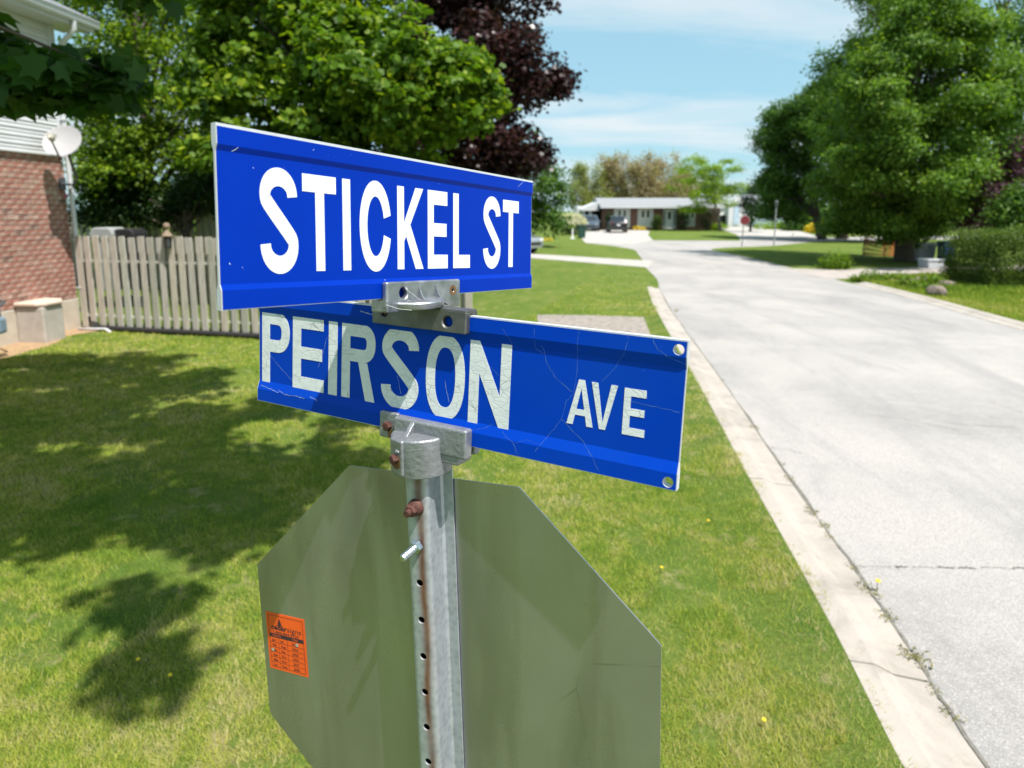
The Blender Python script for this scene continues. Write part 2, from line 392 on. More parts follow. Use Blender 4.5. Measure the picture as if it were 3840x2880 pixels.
    leaf_mat('leaf_green', (0.030, 0.078, 0.012), (0.066, 0.140, 0.020), (0.155, 0.235, 0.030), 0.38)
    leaf_mat('leaf_street', (0.045, 0.105, 0.014), (0.12, 0.215, 0.026), (0.28, 0.36, 0.045), 0.40)
    leaf_mat('leaf_dark', (0.012, 0.032, 0.008), (0.026, 0.062, 0.013), (0.06, 0.11, 0.02), 0.25)
    leaf_mat('leaf_locust', (0.11, 0.20, 0.010), (0.20, 0.31, 0.012), (0.32, 0.40, 0.02), 0.45)
    leaf_mat('leaf_spring', (0.20, 0.17, 0.09), (0.22, 0.26, 0.07), (0.26, 0.36, 0.07), 0.38)
    leaf_mat('leaf_spring_brown', (0.28, 0.20, 0.15), (0.30, 0.25, 0.15), (0.26, 0.31, 0.09), 0.38)
    leaf_mat('leaf_hedge', (0.040, 0.075, 0.014), (0.085, 0.135, 0.022), (0.18, 0.24, 0.035), 0.3)
    leaf_mat('petal_white', (0.50, 0.47, 0.36), (0.62, 0.60, 0.48), (0.75, 0.74, 0.62), 0.3)
    leaf_mat('petal_yellow', (0.55, 0.40, 0.02), (0.70, 0.52, 0.03), (0.80, 0.65, 0.05), 0.3)
    leaf_mat('leaf_weed', (0.12, 0.13, 0.05), (0.20, 0.19, 0.08), (0.30, 0.26, 0.13), 0.3)
build_materials()

# ------------------------------------------------------------------ object helpers
MW = {}
def link(o): COL.objects.link(o); return o
def tag(o, label=None, cat=None, group=None, kind=None):
    if label: o['label'] = label
    if cat: o['category'] = cat
    if group: o['group'] = group
    if kind: o['kind'] = kind
    return o
def thing(name, label, cat, loc=(0, 0, 0), mat=None, group=None):
    o = bpy.data.objects.new(name, None); o.empty_display_size = 0.1
    m = mat if mat is not None else Matrix.Translation(Vector(loc))
    o.matrix_world = m; MW[o] = m.copy()
    link(o); return tag(o, label, cat, group)

class MB:
    def __init__(s): s.v = []; s.f = []
    def add(s, v, f):
        n = len(s.v); s.v += [tuple(p) for p in v]; s.f += [tuple(i + n for i in q) for q in f]; return s
    def box(s, c, d, m=None):
        x, y, z = d[0] / 2, d[1] / 2, d[2] / 2
        v = [Vector((a, b, e)) for e in (-z, z) for a, b in ((-x, -y), (x, -y), (x, y), (-x, y))]
        if m is not None: v = [m @ p for p in v]
        v = [p + Vector(c) for p in v]
        return s.add(v, [(3, 2, 1, 0), (4, 5, 6, 7), (0, 1, 5, 4), (1, 2, 6, 5), (2, 3, 7, 6), (3, 0, 4, 7)])
    def prism(s, poly, a, b, fn):
        """poly: 2-D outline (CCW seen from side b); fn(p, t) -> 3-D"""
        n = len(poly)
        v = [fn(p, a) for p in poly] + [fn(p, b) for p in poly]
        f = [tuple(range(n))[::-1], tuple(range(n, 2 * n))]
        f += [(i, (i + 1) % n, n + (i + 1) % n, n + i) for i in range(n)]
        return s.add(v, f)
    def tube(s, pts, rad, n=8, cap=True):
        pts = [Vector(p) for p in pts]
        if not hasattr(rad, '__len__'): rad = [rad] * len(pts)
        ref = Vector((0, 0, 1)); v = []
        for i, p in enumerate(pts):
            d = (pts[min(i + 1, len(pts) - 1)] - pts[max(i - 1, 0)]).normalized()
            if abs(d.dot(ref)) > 0.95: ref = Vector((1, 0, 0)) if abs(d.x) < 0.9 else Vector((0, 1, 0))
            a = d.cross(ref).normalized(); b = d.cross(a)
            for k in range(n):
                t = 2 * math.pi * k / n
                v.append(p + (a * math.cos(t) + b * math.sin(t)) * rad[i])
        f = []
        for i in range(len(pts) - 1):
            for k in range(n):
                f.append((i * n + k, i * n + (k + 1) % n, (i + 1) * n + (k + 1) % n, (i + 1) * n + k))
        if cap:
            f.append(tuple(range(n))); f.append(tuple(range((len(pts) - 1) * n, len(pts) * n))[::-1])
        return s.add(v, f)
    def lathe(s, prof, c, axis='Z', n=24, m=None):
        v = []
        for (r, h) in prof:
            for k in range(n):
                t = 2 * math.pi * k / n
                p = Vector((r * math.cos(t), r * math.sin(t), h))
                if axis == 'Y': p = Vector((p.x, -p.z, p.y))
                if axis == 'X': p = Vector((p.z, p.x, p.y))
                if m is not None: p = m @ p
                v.append(p + Vector(c))
        f = []
        for i in range(len(prof) - 1):
            for k in range(n):
                f.append((i * n + k, i * n + (k + 1) % n, (i + 1) * n + (k + 1) % n, (i + 1) * n + k))
        f.append(tuple(range(n))[::-1]); f.append(tuple(range((len(prof) - 1) * n, len(prof) * n)))
        return s.add(v, f)
    def hexa(s, c, r, h, axis):
        """hexagon bolt head / nut with chamfer; axis = unit vector pointing outward"""
        q = Vector(axis).normalized().to_track_quat('Z', 'Y').to_matrix()
        return s.lathe([(r, 0), (r, h * 0.8), (r * 0.82, h)], c, 'Z', 6, q)
    def mesh(s, name):
        me = bpy.data.meshes.new(name); me.from_pydata(s.v, [], s.f); me.update()
        bm = bmesh.new(); bm.from_mesh(me); bmesh.ops.recalc_face_normals(bm, faces=bm.faces); bm.to_mesh(me); bm.free()
        return me
    def build(s, name, mat, parent=None, world=False, smooth=False, bevel=0.0, seg=2):
        me = s.mesh(name)
        return place(name, me, mat, parent, world, smooth, bevel, seg)
def place(name, me, mat, parent=None, world=False, smooth=False, bevel=0.0, seg=2):
    if mat: me.materials.append(MATS[mat])
    if parent is not None and world: me.transform(MW[parent].inverted())
    o = bpy.data.objects.new(name, me); link(o)
    if parent is not None:
        o.parent = parent; MW[o] = MW[parent].copy()
    else: MW[o] = Matrix.Identity(4)
    if smooth:
        me.polygons.foreach_set('use_smooth', [True] * len(me.polygons))
        if smooth == 'auto':
            try: me.set_sharp_from_angle(angle=R(35))
            except Exception: pass
    if bevel:
        b = o.modifiers.new('edge', 'BEVEL'); b.width = bevel; b.segments = seg; b.limit_method = 'ANGLE'; b.angle_limit = R(40)
    return o
def copy_at(src, parent, loc=None, rot=None, scale=None, mesh=None):
    o = src.copy(); link(o)
    if mesh is not None: o.data = mesh
    o.parent = parent
    if loc is not None: o.location = loc
    if rot is not None: o.rotation_euler = rot
    if scale is not None: o.scale = scale
    return o
def carve(obj, cutter_mb):
    """cut real holes, then drop the cutter"""
    cm = cutter_mb.mesh('cutter'); co = bpy.data.objects.new('cutter', cm); link(co)
    co.matrix_world = MW[obj]
    md = obj.modifiers.new('cut', 'BOOLEAN'); md.object = co; md.operation = 'DIFFERENCE'; md.solver = 'EXACT'
    bpy.context.view_layer.update()
    dg = bpy.context.evaluated_depsgraph_get()
    me = bpy.data.meshes.new_from_object(obj.evaluated_get(dg))
    obj.modifiers.remove(md); old = obj.data; obj.data = me
    bpy.data.objects.remove(co); bpy.data.meshes.remove(cm)
    return obj
def np_mesh(name, V, polys_n, tint=None):
    """V (N*k,3): N polygons of k vertices each"""
    k = polys_n; N = len(V) // k
    me = bpy.data.meshes.new(name)
    me.vertices.add(len(V)); me.vertices.foreach_set('co', V.astype(np.float32).ravel())
    me.loops.add(N * k); me.loops.foreach_set('vertex_index', np.arange(N * k, dtype=np.int32))
    me.polygons.add(N); me.polygons.foreach_set('loop_start', np.arange(0, N * k, k, dtype=np.int32))
    me.polygons.foreach_set('loop_total', np.full(N, k, dtype=np.int32))
    if tint is not None:
        a = me.attributes.new('tint', 'FLOAT', 'POINT'); a.data.foreach_set('value', np.repeat(tint, k).astype(np.float32))
    me.update(calc_edges=True); me.validate(); return me

# ================================================================== SETTING
def sheet(name, pts, z, mat, label=None, parent=None):
    me = bpy.data.meshes.new(name)
    me.from_pydata([(p[0], p[1], z) for p in pts], [], [tuple(range(len(pts)))]); me.update()
    bm = bmesh.new(); bm.from_mesh(me)
    bmesh.ops.recalc_face_normals(bm, faces=bm.faces)
    for f in bm.faces:
        if f.normal.z < 0: f.normal_flip()
    bmesh.ops.triangulate(bm, faces=bm.faces[:]); bm.to_mesh(me); bm.free()
    o = place(name, me, mat, parent)
    if parent is None:
        tag(o, label, None, None, 'structure')
    return o
def smooth_line(pts, n=6):
    """Catmull-Rom through 2-D points"""
    P = [Vector((p[0], p[1])) for p in pts]; out = []
    for i in range(len(P) - 1):
        p0, p1, p2, p3 = P[max(i - 1, 0)], P[i], P[i + 1], P[min(i + 2, len(P) - 1)]
        for k in range(n):
            t = k / n
            out.append(0.5 * ((2 * p1) + (p2 - p0) * t + (2 * p0 - 5 * p1 + 4 * p2 - p3) * t * t + (3 * p1 - p0 - 3 * p2 + p3) * t ** 3))
    out.append(P[-1]); return out

GROUND_Z = 0.0
g = sheet('ground', [(-700, -300), (900, -300), (900, 1500), (-700, 1500)], 0.0, 'lawn', 'green lawns and flat ground of the street')
JOINT = [(1.45, -14), (1.62, -4), (1.74, 0), (1.93, 2.39), (2.04, 3.03), (2.16, 3.89), (2.38, 5.6), (2.74, 8.15), (3.28, 12.39), (3.75, 15.9), (4.31, 19.3), (4.85, 22.2)]
LEFT_FAR = [(5.38, 26.76), (5.99, 30.4), (6.62, 35), (7.1, 39.0), (6.5, 43), (5.2, 47.0)]
RIGHT = [(10.75, 22.6), (10.33, 17.06), (9.7, 12.39), (9.25, 6), (9.0, -14)]
RIGHT_FAR = [(70, 63), (44, 55.5), (25.5, 50.5), (21.3, 47.9), (16.9, 43.3), (13.5, 41.3), (11.7, 39.2), (11.5, 35.6), (11.45, 32.3), (11.15, 26.9)]
road_pts = smooth_line(JOINT + LEFT_FAR, 4) + [Vector((10.6, 51.2)), Vector((17.3, 50.4)), Vector((25.5, 56.5)), Vector((44, 62.0)), Vector((70, 69))] + smooth_line(RIGHT_FAR + RIGHT, 4)
sheet('road', road_pts, 0.004, 'road', 'bleached pale grey residential road bending right at its far end')
sheet('driveway', [(-9, 44.5), (1.06, 35.1), (6.4, 30.0), (5.45, 26.6), (0.96, 31.9), (-9, 41.0)], 0.008, 'drive_concrete', 'narrow pale concrete driveway across the left lawn')
sheet('driveway', [(5.4, 50.9), (5.2, 46.9), (8.0, 44.5), (10.75, 50.8), (12.6, 62), (15.1, 73.4), (15.6, 78.0), (5.0, 78.6), (7.5, 75.3)], 0.012, 'drive_concrete', 'wide pale driveway in front of the brick bungalow')
sheet('driveway', [(17.2, 50.2), (21.5, 64), (24.5, 78), (26.8, 90), (36.5, 97), (31.2, 72), (26, 55.8)], 0.008, 'drive_concrete', 'pale driveway sweeping up to the white garage')
sheet('driveway', [(10.7, 26.2), (12.2, 25.7), (17.45, 26.8), (30, 29.5), (30, 26.6), (15.6, 23.9), (12.5, 22.8), (10.55, 21.9)], 0.009, 'pink_concrete', 'short pinkish driveway opening off the right side of the road')
sheet('gravel_apron', smooth_line([(0.55, 14.3), (1.6, 14.25), (3.42, 13.75), (3.12, 12.4), (2.75, 10.6), (1.6, 10.7), (0.6, 11.3), (0.55, 14.3)], 3)[:-1], 0.010, 'gravel_dirt', 'worn patch of grey gravel beside the left kerb')

def kerb(name, line, side, label, width=0.36, lead=2.25):
    root = thing(name, label, 'kerb', (line[0][0], line[0][1], 0)); root['kind'] = 'structure'
    del root['category']
    L = smooth_line(line, 10); seg = []; acc = 0; start = 0
    def section(a, b):
        mb = MB(); pts = L[a:b + 1]; vs = []
        for i, p in enumerate(pts):
            q = pts[min(i + 1, len(pts) - 1)] - pts[max(i - 1, 0)]
            q = Vector((q.x, q.y)).normalized(); nrm = Vector((-q.y, q.x)) * side
            # pull the ends in so that a joint opens between segments
            off = q * (0.008 if i == 0 else (-0.008 if i == len(pts) - 1 else 0))
            hump = 0.0
            for d, z in ((0.0, -0.02), (0.0, 0.012), (width * 0.42, 0.020), (width * 0.62, 0.052), (width * 0.68, 0.060), (width * 1.0, 0.058), (width * 1.0, -0.02)):
                w = p + off + nrm * d
                vs.append((w.x, w.y, z))
        k = 7; f = []
        for i in range(len(pts) - 1):
            for j in range(k): f.append((i * k + j, i * k + (j + 1) % k, (i + 1) * k + (j + 1) % k, (i + 1) * k + j))
        f.append(tuple(range(k))); f.append(tuple(range((len(pts) - 1) * k, len(pts) * k))[::-1])
        mb.add(vs, f); mb.build('kerb_segment', 'kerb_concrete', root, world=True, bevel=0.006)
    for i in range(1, len(L)):
        acc += (L[i] - L[i - 1]).length
        if acc >= lead or i == len(L) - 1:
            section(start, i); start = i; acc = 0
    return root
kerb('kerb', JOINT[1:-1], 1, 'pale concrete kerb and gutter beside the near lawn')
kerb('kerb', [(9.12, -4), (9.25, 6), (9.7, 12.39), (10.33, 17.06), (10.62, 20.6)], -1, 'concrete kerb along the right side of the road', 0.42, 3.0)

# cracks and the weedy joint in the road
def ribbon_strip(line, w, z):
    vs = []; f = []
    for i, p in enumerate(line):
        q = (line[min(i + 1, len(line) - 1)] - line[max(i - 1, 0)]); q = Vector((q.x, q.y)).normalized(); n = Vector((-q.y, q.x))
        ww = w * random.uniform(0.5, 1.4)
        vs += [(p.x + n.x * ww, p.y + n.y * ww, z), (p.x - n.x * ww, p.y - n.y * ww, z)]
    for i in range(len(line) - 1): f.append((2 * i, 2 * i + 1, 2 * i + 3, 2 * i + 2))
    return MB().add(vs, f)
ROAD = bpy.data.objects['road']
def crack(pts, w, z=0.009):
    L = smooth_line(pts, 8)
    L = [p + Vector((random.uniform(-1, 1), random.uniform(-1, 1))) * 0.012 for p in L]
    ribbon_strip(L, w, z).build('crack', 'crack_dirt', ROAD)
crack([(p[0] + 0.012, p[1]) for p in JOINT[2:11]], 0.012)
a0, a1 = gnd(3190, 2128), gnd(3840, 2135)
for t0, t1, w_ in ((0.0, 0.24, 0.0022), (0.26, 0.33, 0.0050), (0.35, 0.50, 0.0020), (0.52, 0.60, 0.0052), (0.62, 0.72, 0.0050), (0.75, 0.92, 0.0022), (0.94, 1.05, 0.0055), (1.08, 1.6, 0.0025)):
    p_, q_ = a0.lerp(a1, t0), a0.lerp(a1, t1); crack([(p_.x, p_.y), ((p_.x + q_.x) / 2, (p_.y + q_.y) / 2 + 0.004), (q_.x, q_.y)], w_)
for pix in ([(3270, 1560), (3400, 1575), (3560, 1610), (3640, 1630)], [(3550, 1590), (3700, 1600), (3840, 1605)], [(2880, 1680), (2960, 1690), (3010, 1705)], [(3700, 1500), (3780, 1530), (3840, 1550)]):
    crack([(gnd(*q).x, gnd(*q).y) for q in pix], 0.0025)

# bare sandy soil along the foundation and the kerb edge
def wall_dir():
    d = ray(2110, HOR); return Vector((d.x, d.y, 0)).normalized()
CORNER = gnd(299, 1228); CORNER.z = 0
WD = wall_dir(); WN = Vector((WD.y, -WD.x, 0))      # wall runs along WD, faces WN (towards the street)
FENCE_A = CORNER + WN * 0.12 + Vector((0, 0, 0))
FENCE_B = gnd(1783, 1312); FENCE_B.z = 0
FD = (FENCE_B - FENCE_A); FLEN = FD.length; FD.normalize(); FN = Vector((FD.y, -FD.x, 0))
soil = [CORNER + WN * 0.0 + WD * 0.1, CORNER + WN * 0.75 - WD * 0.05, CORNER + WN * 0.45 - WD * 0.9, CORNER + WN * 0.75 - WD * 1.6, CORNER + WN * 0.8 - WD * 3.0, CORNER + WN * 0.7 - WD * 5, CORNER - WN * 0.2 - WD * 5, CORNER - WN * 0.2]
sheet('bare_soil', smooth_line([(p.x, p.y) for p in soil], 4)[:-1], 0.006, 'sandy_soil', 'sandy bare soil along the brick house foundation')

# grass blades
def lawn_edge_x(y):
    xs = np.array([p[0] for p in JOINT]); ys = np.array([p[1] for p in JOINT])
    return np.interp(y, ys, xs) - 0.375
def in_poly(x, y, poly):
    c = np.zeros(len(x), bool); n = len(poly)
    for i in range(n):
        x1, y1 = poly[i]; x2, y2 = poly[(i + 1) % n]
        cond = ((y1 > y) != (y2 > y))
        with np.errstate(divide='ignore', invalid='ignore'):
            xi = (x2 - x1) * (y - y1) / (y2 - y1) + x1
        c ^= cond & (x < xi)
    return c
def vnoise(x, y, s, seed=0):
    """cheap value noise, numpy"""
    r = np.random.default_rng(seed); T = r.random((64, 64))
    X = x / s; Y = y / s; i = np.floor(X).astype(int); j = np.floor(Y).astype(int); fx = X - i; fy = Y - j
    fx = fx * fx * (3 - 2 * fx); fy = fy * fy * (3 - 2 * fy)
    g_ = lambda a, b: T[a % 64, b % 64]
    return (g_(i, j) * (1 - fx) + g_(i + 1, j) * fx) * (1 - fy) + (g_(i, j + 1) * (1 - fx) + g_(i + 1, j + 1) * fx) * fy
def bank(q): return 0.056 * q * q * (3 - 2 * q)
def verge_bank():
    ys_ = np.linspace(-3.5, 19.0, 120); ex = lawn_edge_x(ys_); V = []; Fq = []; K = 6
    for i, (y_, e_) in enumerate(zip(ys_, ex)):
        for k in range(K + 1):
            q = k / K; V.append((e_ - 0.40 + 0.415 * q, y_, 0.003 + float(bank(q))))
    for i in range(len(ys_) - 1):
        for k in range(K): a_ = i * (K + 1) + k; Fq.append((a_, a_ + 1, a_ + K + 2, a_ + K + 1))
    o = MB().add(V, Fq).build('lawn_bank', 'lawn', smooth=True); tag(o, 'lawn edge rising to the kerb', None, None, 'structure')
verge_bank()
def grass():
    N = 1250000
    u = RNG.random(N); y = 1.7 * (24.0 / 1.7) ** u
    x = (RNG.random(N) * 2 - 1) * (0.86 * y + 0.9)
    ex = lawn_edge_x(y)
    ragged = 0.12 * (vnoise(x, y, 0.25, 5) - 0.42) + 0.05 * (vnoise(x, y, 0.07, 15) - 0.4) + 0.03 * RNG.standard_normal(N) * (RNG.random(N) < 0.3)
    keep = x < ex + ragged + 0.02
    fx = (x - FENCE_A.x) * FN.x + (y - FENCE_A.y) * FN.y          # in front of the fence line
    t = (x - FENCE_A.x) * FD.x + (y - FENCE_A.y) * FD.y
    keep &= (fx > 0.03) | (t > FLEN + 0.05)
    wx = (x - CORNER.x) * WN.x + (y - CORNER.y) * WN.y
    keep &= wx > 0.05
    keep &= ~in_poly(x, y, [(0.5, 14.3), (3.5, 13.8), (2.7, 10.5), (0.55, 11.1)]) | (RNG.random(N) < 0.5 * np.clip(vnoise(x, y, 0.3, 33) - 0.55, 0, 1))
    sp = [(p.x, p.y) for p in soil]
    keep &= ~in_poly(x, y, sp) | (RNG.random(N) < 0.12)
    bare = vnoise(x, y, 0.55, 9) * 0.6 + vnoise(x, y, 0.17, 4) * 0.4
    edge = np.exp(-np.clip(ex - x, 0, 9) / 0.18)
    keep &= (bare - 0.26 * edge + 0.10 * (vnoise(x, y, 1.9, 41) - 0.5) > 0.37) | (RNG.random(N) < 0.22)
    keep &= RNG.random(N) < np.clip((25 - y) / 11.0, 0, 1)
    x, y, bare, edge = x[keep], y[keep], bare[keep], edge[keep]; n = len(x)
    lush = vnoise(x, y, 0.9, 2) * 0.5 + vnoise(x, y, 0.28, 3) * 0.5
    sc = np.clip(y / 4.0, 0.7, 3.2)
    h = (0.012 + 0.024 * RNG.random(n) ** 1.5) * (0.6 + 0.9 * lush) * (1 + 0.18 * (sc - 1))
    w = (0.0013 + 0.0013 * RNG.random(n)) * (1 + 0.95 * (sc - 1))
    a = RNG.random(n) * 2 * math.pi; la = a + math.pi / 2 + RNG.normal(0, 0.6, n); le = (0.2 + 1.1 * RNG.random(n)) * h
    zb = bank(np.clip((x - lawn_edge_x(y) + 0.40) / 0.40, 0, 1))
    V = np.zeros((n, 3, 3)); ca, sa = np.cos(a), np.sin(a)
    V[:, 0] = np.stack([x - ca * w, y - sa * w, zb], 1)
    V[:, 1] = np.stack([x + ca * w, y + sa * w, zb], 1)
    V[:, 2] = np.stack([x + np.cos(la) * le, y + np.sin(la) * le, zb + h], 1)
    dry = vnoise(x, y, 1.3, 8) * 0.36 + vnoise(x, y, 0.33, 6) * 0.30 + vnoise(x, y, 0.085, 16) * 0.34
    dry = (dry - 0.5) * 1.75 + 0.52
    tint = np.clip(0.02 + 0.78 * dry + 0.15 * RNG.standard_normal(n) + 0.30 * edge + 0.35 * (RNG.random(n) < 0.07), 0, 1)
    me = np_mesh('grass', V.reshape(-1, 3), 3, tint)
    o = place('grass', me, 'grass_blade')
    tag(o, 'short patchy mown grass of the near lawn', 'grass', None, 'stuff')
grass()
def verge():
    N = 95000
    y = RNG.uniform(11.5, 26, N); x = RNG.uniform(9.9, 21, N)
    ex = np.interp(y, [-4, 6, 12.39, 17.06, 20.6, 22, 26], [9.12, 9.25, 9.7, 10.33, 10.62, 10.8, 11.3]) + 0.44
    keep = (x > ex) & (y < np.interp(x, [10.5, 12.5, 15.6, 30], [21.7, 22.6, 23.7, 26.4]))
    x, y = x[keep], y[keep]; n = len(x)
    h = (0.04 + 0.05 * RNG.random(n)) * (1 + 1.2 * (y > 17.6) * vnoise(x, y, 0.5, 3)); w = 0.010 + 0.006 * RNG.random(n); a = RNG.random(n) * 6.283; la = RNG.random(n) * 6.283; le = h * 0.6 * RNG.random(n)
    ca, sa = np.cos(a), np.sin(a); V = np.zeros((n, 4, 3))
    V[:, 0] = np.stack([x - ca * w, y - sa * w, 0 * x], 1); V[:, 1] = np.stack([x + ca * w, y + sa * w, 0 * x], 1)
    V[:, 2] = np.stack([x + ca * w * 0.7 + np.cos(la) * le * 0.45, y + sa * w * 0.7 + np.sin(la) * le * 0.45, h * 0.7], 1); V[:, 3] = np.stack([x + np.cos(la) * le, y + np.sin(la) * le, h], 1)
    tint = np.clip(0.05 + 0.6 * vnoise(x, y, 1.1, 21) + 0.16 * RNG.standard_normal(n), 0, 1)
    o = place('grass', np_mesh('grass', V.reshape(-1, 3), 4, tint), 'grass_blade'); tag(o, 'mown grass of the right verge in front of the hedge', 'grass', None, 'stuff')
verge()

# ------------------------------------------------------------------ foliage builder
LEAF_QUAD = np.array([(0, 0), (0.32, 0.45), (0, 1.0), (-0.32, 0.45)])
LEAF_MAPLE = np.array([(0, 0), (0.18, 0.10), (0.50, 0.12), (0.40, 0.36), (0.58, 0.62), (0.22, 0.60), (0, 1.0), (-0.22, 0.60), (-0.58, 0.62), (-0.40, 0.36), (-0.50, 0.12), (-0.18, 0.10)])
LEAF_STAR = np.array([(0, 0), (0.45, 0.10), (0.30, 0.40), (0.48, 0.62), (0, 1.0), (-0.48, 0.62), (-0.30, 0.40), (-0.45, 0.10)])
def leaves(C, O, size, shape, tint, droop=0.35, up=0.55):
    """C centres (N,3); O outward unit vectors; random, mostly upward facing blades"""
    N = len(C)
    nrm = O * (1 - up) + np.array([0, 0, up]) + 0.55 * RNG.standard_normal((N, 3))
    nrm /= np.linalg.norm(nrm, axis=1, keepdims=True)
    d = O * 0.6 + RNG.standard_normal((N, 3)) * 0.7 + np.array([0, 0, -droop])
    d -= nrm * (d * nrm).sum(1, keepdims=True); d /= np.linalg.norm(d, axis=1, keepdims=True) + 1e-9
    s = np.cross(d, nrm)
    k = len(shape); V = np.zeros((N, k, 3))
    for i, (px, py) in enumerate(shape):
        curl = -0.22 * abs(px) - 0.18 * (py - 0.4) ** 2
        V[:, i] = C + size[:, None] * (s * px + d * (py - 0.4) + nrm * curl)
    return V.reshape(-1, 3), k
def blob_clumps(blobs, per, spread):
    """clump centres on the skin and inside each ellipsoid blob"""
    cs, os_ = [], []
    for (c, r, wgt) in blobs:
        n = max(3, int(per * wgt)); c = np.array(c); r = np.array(r); K = max(3, int(11 * wgt ** 0.8))
        d = RNG.standard_normal((K, 3)); d /= np.linalg.norm(d, axis=1, keepdims=True)
        lc = c + d * r * (0.48 + 0.56 * RNG.random((K, 1))); lr = (0.15 + 0.30 * RNG.random((K, 1)) ** 1.3) * r
        k = RNG.integers(0, K, n); e = RNG.standard_normal((n, 3)); e[:, 2] += 0.25; e /= np.linalg.norm(e, axis=1, keepdims=True)
        p = lc[k] + e * lr[k] * (0.55 + 0.55 * RNG.random((n, 1)))
        f = RNG.random(n) < 0.16
        p[f] = c + e[f] * r * (0.75 * RNG.random((f.sum(), 1)) ** 0.4)
        cs.append(p); os_.append(e * 0.75 + d[k] * 0.25)
    return np.concatenate(cs), np.concatenate(os_)
def tree(name, label, base, blobs, leaf, mat, per=60, n_leaf=40, clump=0.5, shape=LEAF_QUAD, bark='bark', trunk_r=0.22, cat='tree', group=None,
         flat=0.6, limbs=22, bright=0.5, droop=0.35, up=0.55, fork=0.35, twigs=0, lean=None):
    base = Vector(base)
    t = thing(name, label, cat, base, None, group)
    B = [(tuple(b[0]), tuple(b[1]), b[2] if len(b) > 2 else 1.0) for b in blobs]
    CC, OO = blob_clumps(B, per, clump)
    CC[:, 2] = np.maximum(CC[:, 2], 0.25)
    # leaves round the clumps
    M = len(CC); idx = np.repeat(np.arange(M), n_leaf)
    jit = RNG.standard_normal((len(idx), 3)) * np.array([1, 1, flat]) * clump * 0.55
    C = CC[idx] + jit; O = OO[idx] * 0.7 + jit / (clump + 1e-6) * 0.6
    C[:, 2] = np.maximum(C[:, 2], 0.06)
    O /= np.linalg.norm(O, axis=1, keepdims=True) + 1e-9
    size = leaf * (0.65 + 0.7 * RNG.random(len(C)))
    cl = RNG.random(M)
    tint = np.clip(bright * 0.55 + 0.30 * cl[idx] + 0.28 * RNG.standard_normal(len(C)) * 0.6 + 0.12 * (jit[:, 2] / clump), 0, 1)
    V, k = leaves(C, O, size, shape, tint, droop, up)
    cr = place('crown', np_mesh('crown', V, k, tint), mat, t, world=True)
    # trunk and limbs
    mb = MB(); allc = np.array([b[0] for b in B]); w = np.array([b[1][0] for b in B])
    cen = Vector(tuple((allc * w[:, None]).sum(0) / w.sum())); top = max(b[0][2] + b[1][2] * 0.6 for b in B)
    low = min(b[0][2] - b[1][2] for b in B)
    fz = base.z + max(0.4, (low - base.z) * 0.6 + fork * (cen.z - low) * 0.5)
    mid = Vector((base.x + (cen.x - base.x) * 0.25, base.y + (cen.y - base.y) * 0.25, fz))
    apex = Vector((cen.x, cen.y, cen.z + (top - cen.z) * 0.55))
    def path(a, b, r0, r1, n=6, sag=0.06, wob=0.05):
        L = (b - a).length; pts = []; rad = []
        for i in range(n + 1):
            q = i / n; p = a.lerp(b, q); p.z += math.sin(q * math.pi) * L * sag
            if 0 < i < n: p += Vector((random.gauss(0, 1), random.gauss(0, 1), random.gauss(0, 0.5))) * L * wob * 0.3
            pts.append(p); rad.append(r0 * (1 - q) + r1 * q)
        mb.tube(pts, rad, 7); return pts
    tp = path(base - Vector((0, 0, 0.1)), mid, trunk_r * 1.25, trunk_r, 4, 0, 0.03)
    lead = path(mid, apex, trunk_r * 0.92, trunk_r * 0.12, 7, 0, 0.08)
    pick = RNG.choice(M, min(limbs, M), replace=False)
    ends = []
    for j in pick:
        e = Vector(tuple(CC[j])); q = min(max((e.z - mid.z) / max(0.1, apex.z - mid.z) - 0.25, 0.0), 0.85)
        st = lead[int(q * 6)]
        ends.append(path(st, e, trunk_r * (0.42 - 0.25 * q), trunk_r * 0.05, 6, 0.08, 0.10))
    for j in range(twigs):
        pp = random.choice(ends); st = pp[random.randint(2, 5)]
        e = st + Vector((random.gauss(0, 1), random.gauss(0, 1), abs(random.gauss(0.6, 0.7)))) * clump * 1.6
        path(st, e, trunk_r * 0.06, trunk_r * 0.015, 3, 0.0, 0.12)
    mb.build('trunk', bark, t, world=True, smooth=True)
    return t
def blob(u, v, Y, ru, rv, wgt=1.0, dep=None):
    c = at(u, v, Y); k = (Y * _c) / F_PX * 1.02
    return ((c.x, c.y, c.z), (ru * k, dep if dep else (ru + rv) * 0.5 * k, rv * k), wgt)

